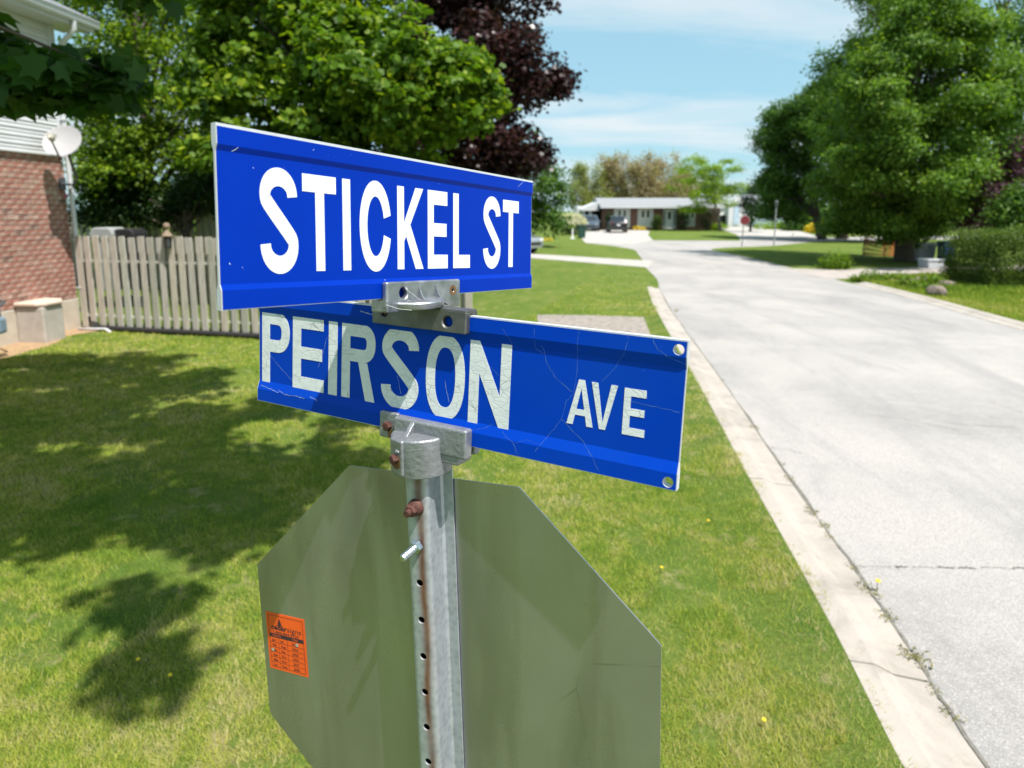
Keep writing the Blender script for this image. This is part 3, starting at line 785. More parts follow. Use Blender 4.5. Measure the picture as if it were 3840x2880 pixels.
def trees():
    # -- overhanging maple: its trunk stands behind the camera, its shade falls on the near lawn
    kx, ky = SUN_DIR.x / SUN_DIR.z, SUN_DIR.y / SUN_DIR.z
    top = []
    for gx, gy, r in ((-7.2, 9.4, 1.5), (-5.7, 9.1, 1.3), (-4.6, 8.2, 1.2), (-6.3, 7.5, 1.6), (-4.7, 6.6, 1.5), (-3.4, 6.9, 0.9), (-2.6, 7.5, 0.55), (-1.85, 7.0, 0.4), (-3.6, 5.3, 1.2), (-2.4, 5.5, 0.8), (-1.6, 6.0, 0.4), (-1.4, 5.3, 0.35), (-4.2, 5.0, 0.8), (-2.85, 4.75, 0.6), (-3.6, 4.5, 0.6), (-2.0, 4.95, 0.5), (-1.95, 4.4, 0.45), (-2.05, 3.65, 0.22), (-1.85, 3.1, 0.15), (-1.72, 2.85, 0.10)):
        h = 6.7 + 0.5 * math.sin(gx * 3)
        top.append(((gx + kx * h, gy + ky * h, h), (r * 0.9, r * 0.9, 0.25 + 0.35 * r), 1.3 * r ** 1.35))
    tree('maple_tree', 'dark maple branch with big lobed leaves hanging in at the upper left corner', (-3.0, -1.4, 0), [
        ((-3.02, 4.0, 3.05), (0.34, 0.35, 0.08), 0.50), ((-2.66, 4.05, 3.00), (0.27, 0.3, 0.09), 0.34), ((-2.50, 4.1, 2.98), (0.16, 0.25, 0.07), 0.16), ((-3.6, 3.9, 3.10), (0.30, 0.35, 0.10), 0.2),
        ((-3.18, 4.0, 3.17), (0.16, 0.25, 0.06), 0.14), ((-2.42, 4.1, 3.02), (0.12, 0.2, 0.08), 0.10), ((-2.30, 4.2, 3.60), (0.16, 0.2, 0.05), 0.06)] + top,
        0.125, 'leaf_overhang', per=44, n_leaf=30, clump=0.20, shape=LEAF_MAPLE, trunk_r=0.09, limbs=60, bright=0.50, droop=0.75, up=0.6, flat=0.5)
    # -- leafy yard trees behind the fence
    tree('maple_tree', 'big bright green maple in the fenced yard behind the street name sign', (-4.9, 17.2, 0), [
        blob(1330, 330, 16.5, 430, 250, 1.6), blob(1050, 200, 17, 330, 260, 1.3), blob(1540, 350, 16, 290, 190, 1.1), blob(1120, 10, 17.5, 370, 200, 1.3), blob(1000, 480, 16.5, 330, 190, 1.0), blob(1450, 520, 16.5, 300, 130, 0.7), blob(1720, 240, 15.8, 130, 90, 0.25), blob(1200, -250, 17.5, 420, 220, 0.8)],
        0.15, 'leaf_maple', per=150, n_leaf=36, clump=0.34, shape=LEAF_STAR, bark='bark', trunk_r=0.22, limbs=45, bright=0.62, droop=0.55, flat=0.5)
    tree('lime_tree', 'tall yellow green tree between the brick house and the maple', (-11.2, 20.5, 0), [
        blob(520, 330, 20, 330, 300, 1.7), blob(700, 120, 20.5, 260, 220, 1.0), blob(380, 60, 21, 280, 260, 1.1), blob(560, 620, 19.5, 280, 160, 1.1), blob(370, 560, 19.2, 120, 170, 0.9), blob(820, 420, 20, 200, 260, 0.9), blob(450, -220, 21, 320, 200, 0.8)],
        0.13, 'leaf_lime', per=170, n_leaf=40, clump=0.40, bark='bark', trunk_r=0.2, limbs=40, bright=0.60, droop=0.5)
    tree('crimson_maple_tree', 'dark crimson leaved maple rising behind the green maple', (-0.9, 26.5, 0), [
        blob(1760, 160, 26, 330, 280, 1.6), blob(1960, 240, 26, 190, 160, 0.9), blob(1850, 470, 26, 220, 190, 1.0), blob(1650, 520, 26, 220, 180, 0.8), blob(1800, -150, 26.5, 300, 200, 0.9), blob(2070, 300, 26, 80, 55, 0.16), blob(1830, 600, 26, 190, 110, 0.9), blob(1960, 560, 26, 110, 100, 0.6), blob(1600, 50, 27, 260, 200, 1.2), blob(1620, 250, 27, 200, 160, 0.8)],
        0.15, 'leaf_crimson', per=150, n_leaf=36, clump=0.42, shape=LEAF_STAR, bark='bark', trunk_r=0.24, limbs=40, bright=0.5, droop=0.55)
    tree('yard_tree', 'dense dark shrub tree low behind the fence and the lime tree', (-9.0, 18.6, 0), [
        blob(420, 760, 19.4, 170, 70, 1.2), blob(600, 760, 19.4, 200, 75, 1.2), blob(780, 740, 19.2, 170, 90, 1.1), blob(920, 660, 19.2, 190, 150, 1.0)],
        0.12, 'leaf_dark', per=90, n_leaf=44, clump=0.42, trunk_r=0.12, limbs=20, bright=0.35, cat='tree')
    tree('roadside_tree', 'rounded mid green tree just past the end of the upper name sign', (0.9, 43, 0), [
        blob(2010, 660, 42, 85, 130, 1.2), blob(2065, 760, 42, 60, 110, 1.0), blob(1950, 780, 42, 90, 100, 0.8)],
        0.20, 'leaf_green', per=60, n_leaf=44, clump=0.55, trunk_r=0.14, limbs=18, bright=0.45)
    # -- woods behind the bungalow, mostly just coming into leaf
    for i, (u, v, ru, rv, mt, nm, lb) in enumerate([
        (2200, 690, 75, 80, 'leaf_spring', 'spring_tree', 'low hazy tree left of the bungalow woods, hardly in leaf'),
        (2330, 660, 85, 95, 'leaf_spring_brown', 'spring_tree', 'brown budding tree behind the left half of the bungalow roof'),
        (2290, 700, 60, 70, 'leaf_green', 'spring_tree', 'green leafed tree low behind the left end of the bungalow'),
        (2405, 680, 45, 100, 'leaf_spring_brown', 'spring_tree', 'narrow brown budding tree behind the middle of the bungalow'),
        (2500, 670, 75, 90, 'leaf_spring_brown', 'spring_tree', 'brownish pink budding tree behind the front door of the bungalow'),
        (2590, 690, 80, 90, 'leaf_spring', 'spring_tree', 'olive budding tree behind the yellow green locust'),
        (2740, 740, 90, 45, 'leaf_green', 'spring_tree', 'low green tree beside the white garage roof')]):
        Y = 112 + (i % 3) * 5
        b = gnd(u, HOR + F_PX * CAM_H / Y); c = at(u, v, Y)
        tree(nm, lb, (c.x, Y, 0), [blob(u, v + 8, Y, ru * 1.15, rv, 1.5), blob(u + 22, v + 50, Y, ru * 1.25, rv * 0.75, 1.2), blob(u - 25, v - rv * 0.30, Y, ru * 0.6, rv * 0.5, 0.6)],
             0.30, mt, per=75, n_leaf=34, clump=0.8, bark='bark_grey', trunk_r=0.20, limbs=40, bright=0.5, flat=1.0, twigs=160, group='woods behind the bungalow')
    tree('locust_tree', 'feathery yellow green tree on the bungalow front lawn', (23.2, 74.5, 0), [
        blob(2620, 690, 74, 95, 75, 1.2), blob(2690, 690, 74, 85, 65, 0.9), blob(2600, 610, 74, 60, 40, 0.5), blob(2730, 620, 74, 70, 26, 0.28), blob(2590, 780, 74, 60, 22, 0.35), blob(2680, 760, 74, 85, 32, 0.5), blob(2780, 700, 74, 40, 20, 0.12)],
        0.19, 'leaf_locust', per=75, n_leaf=34, clump=0.62, bark='bark_grey', trunk_r=0.16, limbs=40, bright=0.5, flat=0.4, droop=0.5)
    # -- right-hand side
    tree('conifer_tree', 'small dark evergreen between the white garage and the big trees', (at(2812, 860, 72).x, 72, 0), [
        blob(2812, 800, 72, 32, 50, 0.8), blob(2816, 730, 72, 20, 45, 0.5), blob(2850, 780, 72, 40, 60, 0.7)], 0.2, 'leaf_dark', per=50, n_leaf=36, clump=0.55, trunk_r=0.13, limbs=10, bright=0.3)
    tree('street_tree', 'tall leafy tree at the left edge of the big trees', (at(3085, 893, 53).x, 53, 0), [
        blob(2965, 430, 55, 90, 90, 0.9), blob(2925, 590, 55, 80, 110, 1.1), blob(2930, 730, 55, 70, 70, 0.6), blob(3010, 720, 54, 150, 110, 1.3), blob(3060, 540, 54, 130, 150, 1.4), blob(3030, 350, 55, 60, 60, 0.4)],
        0.22, 'leaf_green', per=160, n_leaf=56, clump=0.66, trunk_r=0.30, limbs=40, bright=0.50)
    tree('street_tree', 'broad green tree rising behind the massive corner tree', (at(3135, 893, 55).x, 54, 0), [
        blob(3200, 560, 50, 170, 230, 1.5), blob(3180, 300, 50, 130, 150, 1.0), blob(3330, 120, 50, 200, 200, 1.3), blob(3220, 760, 50, 170, 80, 0.8), blob(3120, 430, 50, 90, 100, 0.5)],
        0.22, 'leaf_green', per=180, n_leaf=56, clump=0.70, trunk_r=0.38, limbs=50, bright=0.52)
    tree('street_tree', 'massive dense green tree towering over the corner lawn', (at(3390, 976, 30).x, 30, 0), [
        blob(3420, 330, 30, 270, 210, 2.0, 5.0), blob(3290, 330, 27, 110, 120, 0.6, 2.0), blob(3540, 430, 27, 120, 120, 0.6, 2.0), blob(3390, 520, 26, 110, 110, 0.6, 2.0), blob(3250, 640, 27, 110, 80, 0.5, 1.8), blob(3520, 690, 26, 130, 90, 0.6, 2.0), blob(3380, 170, 28, 130, 120, 0.6, 2.2), blob(3560, 190, 29, 110, 130, 0.6, 2.4), blob(3470, -20, 30, 170, 120, 0.8, 3.0), blob(3390, 850, 30, 190, 60, 0.9, 3.0), blob(3230, 840, 31, 130, 45, 0.6, 2.4), blob(3280, 480, 30, 190, 200, 1.3, 3.6), blob(3560, 480, 29, 190, 180, 1.2, 3.2), blob(3420, 60, 30, 280, 190, 1.6, 4.0), blob(3400, 650, 29, 250, 150, 1.4, 3.8), blob(3240, 700, 30, 170, 90, 0.8, 3.0), blob(3560, 740, 29, 140, 90, 0.7, 2.8), blob(3420, -230, 31, 240, 190, 1.0, 3.2), blob(3330, 805, 29, 160, 40, 0.4, 2.6)],
        0.145, 'leaf_street', per=190, n_leaf=62, clump=0.46, trunk_r=0.36, limbs=60, bright=0.42)
    tree('street_tree', 'airy tall tree with sky showing through in the upper right corner', (at(3760, 930, 45).x, 45, 0), [
        blob(3690, 160, 44, 170, 210, 1.1), blob(3830, 380, 44, 150, 260, 1.3), blob(3770, -120, 44, 220, 180, 0.8), blob(3680, 470, 43, 130, 170, 1.0), blob(3800, 560, 44, 150, 120, 0.8)],
        0.23, 'leaf_green', per=130, n_leaf=38, clump=0.56, trunk_r=0.28, limbs=50, bright=0.45)
    tree('purple_plum_tree', 'purple leaved tree at the right edge above the clipped hedge', (at(3740, 960, 27).x, 27, 0), [
        blob(3740, 690, 27, 110, 110, 1.0), blob(3830, 640, 27, 110, 110, 0.9), blob(3690, 830, 27, 80, 80, 0.6)],
        0.15, 'leaf_purple', per=70, n_leaf=36, clump=0.5, trunk_r=0.14, limbs=25, bright=0.45)
    tree('garden_tree', 'small fresh green tree at the right edge behind the hedge', (at(3870, 1000, 24).x, 24, 0), [
        blob(3830, 800, 24, 95, 75, 1.0), blob(3890, 740, 24, 90, 80, 0.9), blob(3760, 850, 24, 60, 45, 0.5)],
        0.12, 'leaf_green', per=80, n_leaf=40, clump=0.36, trunk_r=0.10, limbs=20, bright=0.62)
trees()

# dense wooded backdrop far behind everything (one mass)
def woods():
    n = 1500; cs = []; os_ = []
    x = np.concatenate([RNG.uniform(-90, -2, n // 2), RNG.uniform(26, 150, n // 2)]); y = 135 + 12 * RNG.random(len(x)); z = 0.3 + 7.0 * RNG.random(len(x)) ** 0.8 * (0.55 + 0.45 * vnoise(x, y, 7, 12))
    # nearer shrubbery under the right-hand trees and along the left back yards
    m = 520
    x = np.concatenate([x, RNG.uniform(34, 62, m), RNG.uniform(-30, -3, m)]); y = np.concatenate([y, 78 + 4 * RNG.random(m), 60 + 5 * RNG.random(m)]); z = np.concatenate([z, 0.2 + 3.0 * RNG.random(m), 0.2 + 6.0 * RNG.random(m)])
    C = np.stack([x, y, z], 1); idx = np.repeat(np.arange(len(C)), 34)
    J = RNG.standard_normal((len(idx), 3)) * 0.75; P = C[idx] + J; P[:, 2] = np.maximum(P[:, 2], 0.05)
    O = J / np.linalg.norm(J, axis=1, keepdims=True)
    tint = np.clip(0.35 + 0.3 * RNG.standard_normal(len(P)) * 0.6 + 0.2 * RNG.random(len(C))[idx], 0, 1)
    V, k = leaves(P, O, 0.42 * (0.6 + 0.8 * RNG.random(len(P))), LEAF_QUAD, tint)
    o = place('distant_woods', np_mesh('distant_woods', V, k, tint), 'leaf_green'); tag(o, 'mass of distant green woodland behind the houses and yards', 'woodland', None, 'stuff')
woods()

# hedge, shrubs, bushes
def shrub(name, label, c, r, leaf, mat, per=60, n_leaf=40, clump=0.2, box=False, cat='shrub', bright=0.5, group=None, extra=None):
    c = Vector(c); t = thing(name, label, cat, (c.x, c.y, 0), None, group)
    n = per; d = RNG.standard_normal((n, 3)); d /= np.linalg.norm(d, axis=1, keepdims=True)
    if box:
        p = RNG.uniform(-1, 1, (n, 3)); ax = RNG.integers(0, 3, n); sg = np.sign(RNG.uniform(-1, 1, n)); p[np.arange(n), ax] = sg * (1 - 0.12 * RNG.random(n)); p *= (1 - 0.10 * (np.abs(p) ** 4).sum(1, keepdims=True) / 3 * (RNG.random((n, 1)) > 0.3)); p[n - n // 6:] *= 0.7
    else: p = d * (0.55 + 0.45 * RNG.random(n) ** 0.5)[:, None]
    C0 = np.array(c) + p * np.array(r); idx = np.repeat(np.arange(n), n_leaf)
    J = RNG.standard_normal((len(idx), 3)) * clump * 0.6; P = C0[idx] + J; P[:, 2] = np.maximum(P[:, 2], 0.03)
    O = d[idx] * 0.7 + J / clump * 0.4; O /= np.linalg.norm(O, axis=1, keepdims=True)
    cl = RNG.random(n)
    tint = np.clip(bright * 0.5 + 0.3 * cl[idx] + 0.17 * RNG.standard_normal(len(P)), 0, 1)
    V, k = leaves(P, O, leaf * (0.6 + 0.8 * RNG.random(len(P))), LEAF_QUAD, tint)
    place('foliage', np_mesh('foliage', V, k, tint), mat, t, world=True)
    mb = MB()
    for j in range(9):
        e = Vector(tuple(C0[RNG.integers(n)])); b = Vector((c.x + random.uniform(-1, 1) * r[0] * 0.4, c.y + random.uniform(-1, 1) * r[1] * 0.4, -0.03))
        mb.tube([b, b.lerp(e, 0.5) + Vector((0, 0, 0.05)), e], [0.018, 0.012, 0.004], 5)
    mb.build('stem', 'bark', t, world=True)
    if extra: extra(t, C0)
    return t
shrub('hedge', 'large clipped green hedge on the right lawn', (15.95, 20.4, 0.80), (2.15, 1.1, 0.76), 0.055, 'leaf_hedge', per=1300, n_leaf=52, clump=0.18, box=True, cat='hedge', bright=0.55)

# ================================================================== SIGNS AND POST
def frame(cols, c):
    m = Matrix.Identity(4)
    for i in range(3):
        for j in range(3): m[i][j] = cols[i][j]
        m[i][3] = c[i]
    # re-orthonormalise
    x = Vector((m[0][0], m[1][0], m[2][0])).normalized(); z = Vector((m[0][2], m[1][2], m[2][2])); z = (z - x * z.dot(x)).normalized(); y = z.cross(x)
    for i in range(3): m[i][0], m[i][1], m[i][2] = x[i], y[i], z[i]
    return m
M_UP = frame([[0.54672, -0.83727, 0.00907], [0.83527, 0.54611, 0.06392], [-0.05847, -0.02737, 0.99791]], (-0.14476, 1.03276, 2.2225))
M_LO = frame([[0.88377, 0.4656, 0.04659], [-0.46732, 0.8833, 0.03731], [-0.02378, -0.05475, 0.99822]], (-0.12056, 1.00866, 1.9962))
M_ST = frame([[0.9353, 0.35306, -0.02375], [-0.35288, 0.9356, 0.01153], [0.02629, -0.0024, 0.99965]], (-0.12546, 1.02553, 1.44737))

def blade_profile(hh, z0, z1, tw, tb):
    """front surface y as function of z (bottom to top), centred on y = 0"""
    return [(-hh, -tb), (-z1, -tb), (-z0, -tw), (z0, -tw), (z1, -tb), (hh, -tb)]
def blade(name, label, M, Wd, prof, blue, holes, yc, lip):
    t = thing(name, label, 'street sign', mat=M)
    fr = [(z, y + yc) for z, y in prof]; bk = [(z, -y + yc) for z, y in prof][::-1]
    outline = fr + bk
    body = MB().prism(outline, -Wd / 2, Wd / 2, lambda p, s: (s, p[1], p[0]))
    bo = body.build('blade', 'bright_aluminium', t)
    cut = lambda: [MB().lathe([(r, -0.05), (r, 0.05)], (x, 0, z), 'Y', 28) for x, z, r in holes]
    for c in cut(): carve(bo, c)
    for side in (-1, 1):
        src = fr if side < 0 else [(z, -y + 2 * yc) for z, y in [(q[0], q[1]) for q in fr]]
        e = 0.0005
        lo = [(z, y + side * 0.0001) for z, y in src]; up_ = [(z, y + side * e) for z, y in src]
        out = lo + up_[::-1]
        ins = 0.0012
        out = [(max(-abs(prof[0][0]) + 0.0010, min(abs(prof[0][0]) - lip, z)), y) for z, y in out]
        f = MB().prism(out, -Wd / 2 + ins, Wd / 2 - ins, lambda p, s: (s, p[1], p[0])).build('blue_face', blue, t)
        for c in cut(): carve(f, c)
    return t

# --- letters drawn stroke by stroke
def rib(pts, hw):
    P = [Vector(p) for p in pts]; L, Rr = [], []
    for i, p in enumerate(P):
        if i == 0: d = P[1] - P[0]
        elif i == len(P) - 1: d = P[-1] - P[-2]
        else: d = (P[i + 1] - P[i]).normalized() + (P[i] - P[i - 1]).normalized()
        d.normalize(); n = Vector((-d.y, d.x)); L.append(p + n * hw); Rr.append(p - n * hw)
    return L, Rr
def strip_polys(pts, hw, closed=False):
    L, Rr = rib(pts, hw)
    if closed:
        P = [Vector(p) for p in pts]; L, Rr = [], []; m = len(P)
        for i in range(m):
            d = (P[(i + 1) % m] - P[i - 1]).normalized(); n = Vector((-d.y, d.x)); L.append(P[i] + n * hw); Rr.append(P[i] - n * hw)
        return [[L[i], L[(i + 1) % m], Rr[(i + 1) % m], Rr[i]] for i in range(m)]
    return [[L[i], L[i + 1], Rr[i + 1], Rr[i]] for i in range(len(L) - 1)]
def arc(cx, cy, rx, ry, a0, a1, n=18, p=1.0):
    out = []
    for i in range(n + 1):
        a = R(a0 + (a1 - a0) * i / n); c, s = math.cos(a), math.sin(a)
        out.append((cx + rx * math.copysign(abs(c) ** p, c), cy + ry * math.copysign(abs(s) ** p, s)))
    return out
def glyph(ch, w, h, t):
    """polygons in a w x h box with even stroke t"""
    q = lambda *p: [Vector(x) for x in p]
    box = lambda x0, y0, x1, y1: q((x0, y0), (x1, y0), (x1, y1), (x0, y1))
    k = t / 2
    if ch == 'I': return [box(0, 0, w, h)]
    if ch == 'T': return [box(0, h - t, w, h), box(w / 2 - k, 0, w / 2 + k, h - t)]
    if ch == 'L': return [box(0, 0, t, h), box(t, 0, w, t)]
    if ch == 'E': return [box(0, 0, t, h), box(t, 0, w, t), box(t, h / 2 - k * 0.95, w * 0.94, h / 2 + k * 0.95), box(t, h - t, w * 0.98, h)]
    if ch == 'K': return [box(0, 0, t, h), q((t, 0.34 * h), (t, 0.34 * h + t * 1.25), (w - 1.25 * t, h), (w - 0.02 * t, h), (t * 1.95, 0.545 * h)),
                          q((t * 1.95, 0.545 * h), (w, 0), (w - 1.25 * t, 0), (t * 1.22, 0.425 * h))]
    if ch == 'N': return [box(0, 0, t, h - 0.001 * h) if False else q((0, 0), (t, 0), (t, h * 0.62), (t * 0.95, h), (0, h)), q((t * 0.95, h), (t, h * 0.62), (w - t * 0.95, 0), (w - t, h * 0.38)), q((w - t * 0.95, 0), (w, 0), (w, h), (w - t, h), (w - t, h * 0.38))]
    if ch == 'V': return [q((0, h), (t * 1.05, h), (w / 2, t * 0.95), (w / 2, 0), (w / 2 - k, 0)), q((w / 2, 0), (w / 2, t * 0.95), (w - t * 1.05, h), (w, h), (w / 2 + k, 0))]
    if ch == 'A':
        m = w / 2; by0, by1 = 0.22 * h, 0.22 * h + t * 0.85; top = h - t * 1.2
        xi = lambda y: t * 1.05 + (m - t * 1.05) * (y / top)
        return [q((0, 0), (t * 1.05, 0), (m, top), (m, h), (m - k, h)), q((w, 0), (m + k, h), (m, h), (m, top), (w - t * 1.05, 0)), q((xi(by0), by0), (w - xi(by0), by0), (w - xi(by1), by1), (xi(by1), by1))]
    if ch == 'O': return strip_polys(arc(w / 2, h / 2, w / 2 - k, h / 2 - k, 0, 352, 44, 0.85), k, True)
    if ch == 'C': return strip_polys(arc(w / 2, h / 2, w / 2 - k, h / 2 - k, 15, 345, 44, 0.97), k)
    if ch == 'S':
        ru = (h * 0.515 - t) / 2; rl = (h * 0.545 - t) / 2
        yu = h - k - ru; yl = k + rl; rx = w / 2 - k
        a = arc(w / 2, yu, rx * 0.97, ru, -3, 200, 16, 1.0); b = arc(w / 2, yl, rx, rl, 20, -183, 16, 1.0)
        pts = a + b
        for _ in range(3):
            q_ = [pts[0]]
            for i in range(len(pts) - 1):
                p0, p1 = pts[i], pts[i + 1]; q_ += [(p0[0] * 0.75 + p1[0] * 0.25, p0[1] * 0.75 + p1[1] * 0.25), (p0[0] * 0.25 + p1[0] * 0.75, p0[1] * 0.25 + p1[1] * 0.75)]
            pts = q_ + [pts[-1]]
        return strip_polys(pts[::2] + [pts[-1]] if len(pts) % 2 == 0 else pts[::2], k)
    if ch in 'PR':
        yb = h * (0.50 if ch == 'R' else 0.445)  # underside of the bowl
        r = (h - yb - t) / 2; yc = yb + k + r; rx = min(r, w * 0.42)
        pts = [(t, h - k), (w - k - rx, h - k)] + arc(w - k - rx, yc, rx, r, 88, -88, 16, 0.85) + [(w - k - rx, yb + k), (t, yb + k)]
        out = [box(0, 0, t, h)] + strip_polys(pts, k)
        if ch == 'R': out.append(q((w * 0.50, yb), (w * 0.50 + t * 1.05, yb), (w, 0), (w - t * 1.08, 0)))
        return out
def letter(ch, x0, x1, z0, z1, tv, ts, y, th, mat, parent):
    sx = ts / tv; polys = glyph(ch, (x1 - x0) * sx if ch != 'I' else (x1 - x0), z1 - z0, ts)
    if ch == 'I': sx = 1.0
    verts, faces, key = [], [], {}
    for P in polys:
        f = []
        for p in P:
            kx = (round(p[0] / sx, 6), round(p[1], 6))
            if kx not in key: key[kx] = len(verts); verts.append(kx)
            if not f or f[-1] != key[kx]: f.append(key[kx])
        if f[0] == f[-1]: f.pop()
        if len(f) > 2:
            ar = sum(verts[f[i]][0] * verts[f[(i + 1) % len(f)]][1] - verts[f[(i + 1) % len(f)]][0] * verts[f[i]][1] for i in range(len(f)))
            faces.append(f if ar > 0 else f[::-1])
    n = len(verts)
    V = [(x0 + a, y - th, z0 + b) for a, b in verts] + [(x0 + a, y, z0 + b) for a, b in verts]
    Fc = [tuple(f) for f in faces]
    ed = {}
    for f in faces:
        for i in range(len(f)): ed.setdefault(frozenset((f[i], f[(i + 1) % len(f)])), []).append((f[i], f[(i + 1) % len(f)]))
    for e, l in ed.items():
        if len(l) == 1: a, b = l[0]; Fc.append((b, a, a + n, b + n))
    me = bpy.data.meshes.new('letter'); me.from_pydata(V, [], Fc); me.update()
    return place('letter', me, mat, parent)

UP_YC, UP_TW, UP_TB = 0.0035, 0.0016, 0.0045
up_sign = blade('street_name_sign', 'clean blue street name sign reading STICKEL ST', M_UP, 0.6733, blade_profile(0.1045, 0.0748, 0.0815, UP_TW, UP_TB), 'sign_blue_new', [], UP_YC, 0.0036)
yl = UP_YC - UP_TW - 0.0005
for ch, a, b in (('S', -.2819, -.2263), ('T', -.2185, -.1632), ('I', -.1520, -.1378), ('C', -.1210, -.0584), ('K', -.0450, .0137), ('E', .0242, .0741), ('L', .0887, .1348), ('S', .1738, .2280), ('T', .2356, .2889)):
    rd = ch in 'SC'
    letter(ch, a, b, -0.0645 if rd else -0.0618, 0.0645 if rd else 0.0615, 0.0146, 0.0222, yl, 0.0004, 'sign_white_new', up_sign)
LO_YC, LO_TW, LO_TB = 0.0033, 0.0018, 0.0066
lo_sign = blade('street_name_sign', 'older cracked blue street name sign reading PEIRSON AVE', M_LO, 0.7736, blade_profile(0.1000, 0.062, 0.0775, LO_TW, LO_TB), 'sign_blue_old', [(0.3755, 0.0868, 0.0072), (0.3750, -0.0900, 0.0072)], LO_YC, 0.0020)
yl = LO_YC - LO_TW - 0.0005
for ch, a, b, z0, z1, tv, ts in (('P', -.379, -.3108, -.065, .0665, .0195, .0225), ('E', -.3030, -.2300, -.064, .0665, .0195, .0225), ('I', -.2195, -.2000, -.0641, .0665, .0195, .0225), ('R', -.1900, -.1185, -.063, .0648, .0182, .0215),
                                 ('S', -.1055, -.0307, -.0665, .0700, .0195, .0225), ('O', -.0171, .0545, -.0680, .0662, .0170, .0200), ('N', .0625, .1330, -.0655, .0638, .0170, .0200),
                                 ('A', .2250, .2643, -.0370, .0280, .0088, .0100), ('V', .2592, .2969, -.0370, .0272, .0088, .0100), ('E', .3065, .3375, -.0380, .0262, .0095, .0105)):
    letter(ch, a, b, z0, z1, tv, ts, yl, 0.0005, 'sign_white_old', lo_sign)

# hairline cracks and chips in the old sheeting, and scratches on the new blade
simple('crack_edge', (0.085, 0.19, 0.46), 0.6, 0, 0.3, 60)
simple('chip_white', (0.40, 0.48, 0.58), 0.6, 0, 0.2, 60)
def on_blade(u, v, M, prof, yc):
    inv = M.inverted(); o = inv @ Vector((0, 0, CAM_H)); d = inv.to_3x3() @ ray(u, v); y = 0.0
    for _ in range(3):
        p = o + d * ((y - o.y) / d.y); y = float(np.interp(p.z, [q[0] for q in prof], [q[1] + yc for q in prof])) - 0.00062
    return o + d * ((y - o.y) / d.y)
def hairline(pix, M, prof, yc, w, parent, mat, name='crack', n=5):
    P = [on_blade(u, v, M, prof, yc) for u, v in pix]; L = []
    for i in range(len(P) - 1):
        for k in range(n):
            q = P[i].lerp(P[i + 1], k / n); q.x += random.gauss(0, 0.00045); q.z += random.gauss(0, 0.00045)
            q.y = float(np.interp(q.z, [r[0] for r in prof], [r[1] + yc for r in prof])) - 0.00062; L.append(q)
    L.append(P[-1]); V = []
    for i, p in enumerate(L):
        d = L[min(i + 1, len(L) - 1)] - L[max(i - 1, 0)]; nn = Vector((-d.z, 0, d.x)).normalized() * w * 0.8 * random.uniform(0.35, 1.1); V += [p + nn, p - nn]
    MB().add(V, [(2 * i, 2 * i + 1, 2 * i + 3, 2 * i + 2) for i in range(len(L) - 1)]).build(name, mat, parent)
Z2 = lambda a, b: (940 + a / 2.572, 1120 + b / 2.572)
Z3 = lambda a, b: (1700 + a / 2.336, 1150 + b / 2.336)
PR_LO = blade_profile(0.1000, 0.062, 0.0775, LO_TW, LO_TB)
for pts, w in (([(1100, 200), (1085, 330), (1080, 600), (1052, 755)], 0.00030), ([(1050, 765), (985, 830), (950, 985), (840, 1120), (715, 1270)], 0.00035), ([(955, 990), (985, 1025), (1120, 1160), (1215, 1310), (1270, 1440)], 0.00050),
               ([(712, 190), (715, 360), (770, 405), (800, 410)], 0.00030), ([(770, 330), (820, 500), (900, 630), (1040, 745)], 0.00045), ([(1540, 245), (1510, 380), (1420, 530), (1300, 660)], 0.00030), ([(1735, 265), (1790, 370), (1870, 430)], 0.00050), ([(1870, 430), (2040, 510)], 0.00025),
               ([(1560, 835), (1780, 880), (1985, 925)], 0.00040), ([(430, 190), (495, 285), (515, 325)], 0.00030), ([(430, 1095), (470, 1150), (520, 1190), (565, 1300)], 0.00045), ([(150, 1085), (250, 1070), (350, 1030)], 0.00030), ([(545, 1195), (640, 1165), (740, 1200)], 0.00025), ([(325, 520), (360, 565), (400, 605)], 0.00035)):
    hairline([Z3(*p) for p in pts], M_LO, PR_LO, LO_YC, w, lo_sign, 'crack_edge')
for pts, w in (([(100, 832), (180, 868), (265, 905)], 0.0011), ([(265, 880), (330, 925), (450, 945), (520, 963)], 0.0006), ([(575, 945), (640, 985)], 0.0008), ([(190, 550), (300, 680), (410, 800)], 0.00030), ([(735, 370), (700, 520), (650, 660)], 0.00025), ([(1870, 790), (1900, 930), (1915, 1000)], 0.0004), ([(1415, 740), (1440, 860), (1450, 920)], 0.0004), ([(1060, 120), (1130, 140), (1180, 155)], 0.0009)):
    hairline([Z2(*p) for p in pts], M_LO, PR_LO, LO_YC, w, lo_sign, 'chip_white', 'chip')
PR_UP = blade_profile(0.1045, 0.0748, 0.0815, UP_TW, UP_TB)
Z1 = lambda a, b: (760 + a / 1.7015, 420 + b / 1.7015)
for pts, w in (([(185, 252), (228, 225)], 0.0005), ([(172, 962), (174, 974)], 0.0008), ([(256, 985), (258, 996)], 0.0004), ([(318, 350), (324, 360)], 0.0006), ([(1160, 1070), (1166, 1074)], 0.0009), ([(2010, 480), (2050, 440)], 0.0003), ([(700, 245), (712, 238)], 0.0003), ([(896, 860), (898, 870)], 0.0004)):
    hairline([Z1(*p) for p in pts], M_UP, PR_UP, UP_YC, w, up_sign, 'chip_white', 'scratch', 2)

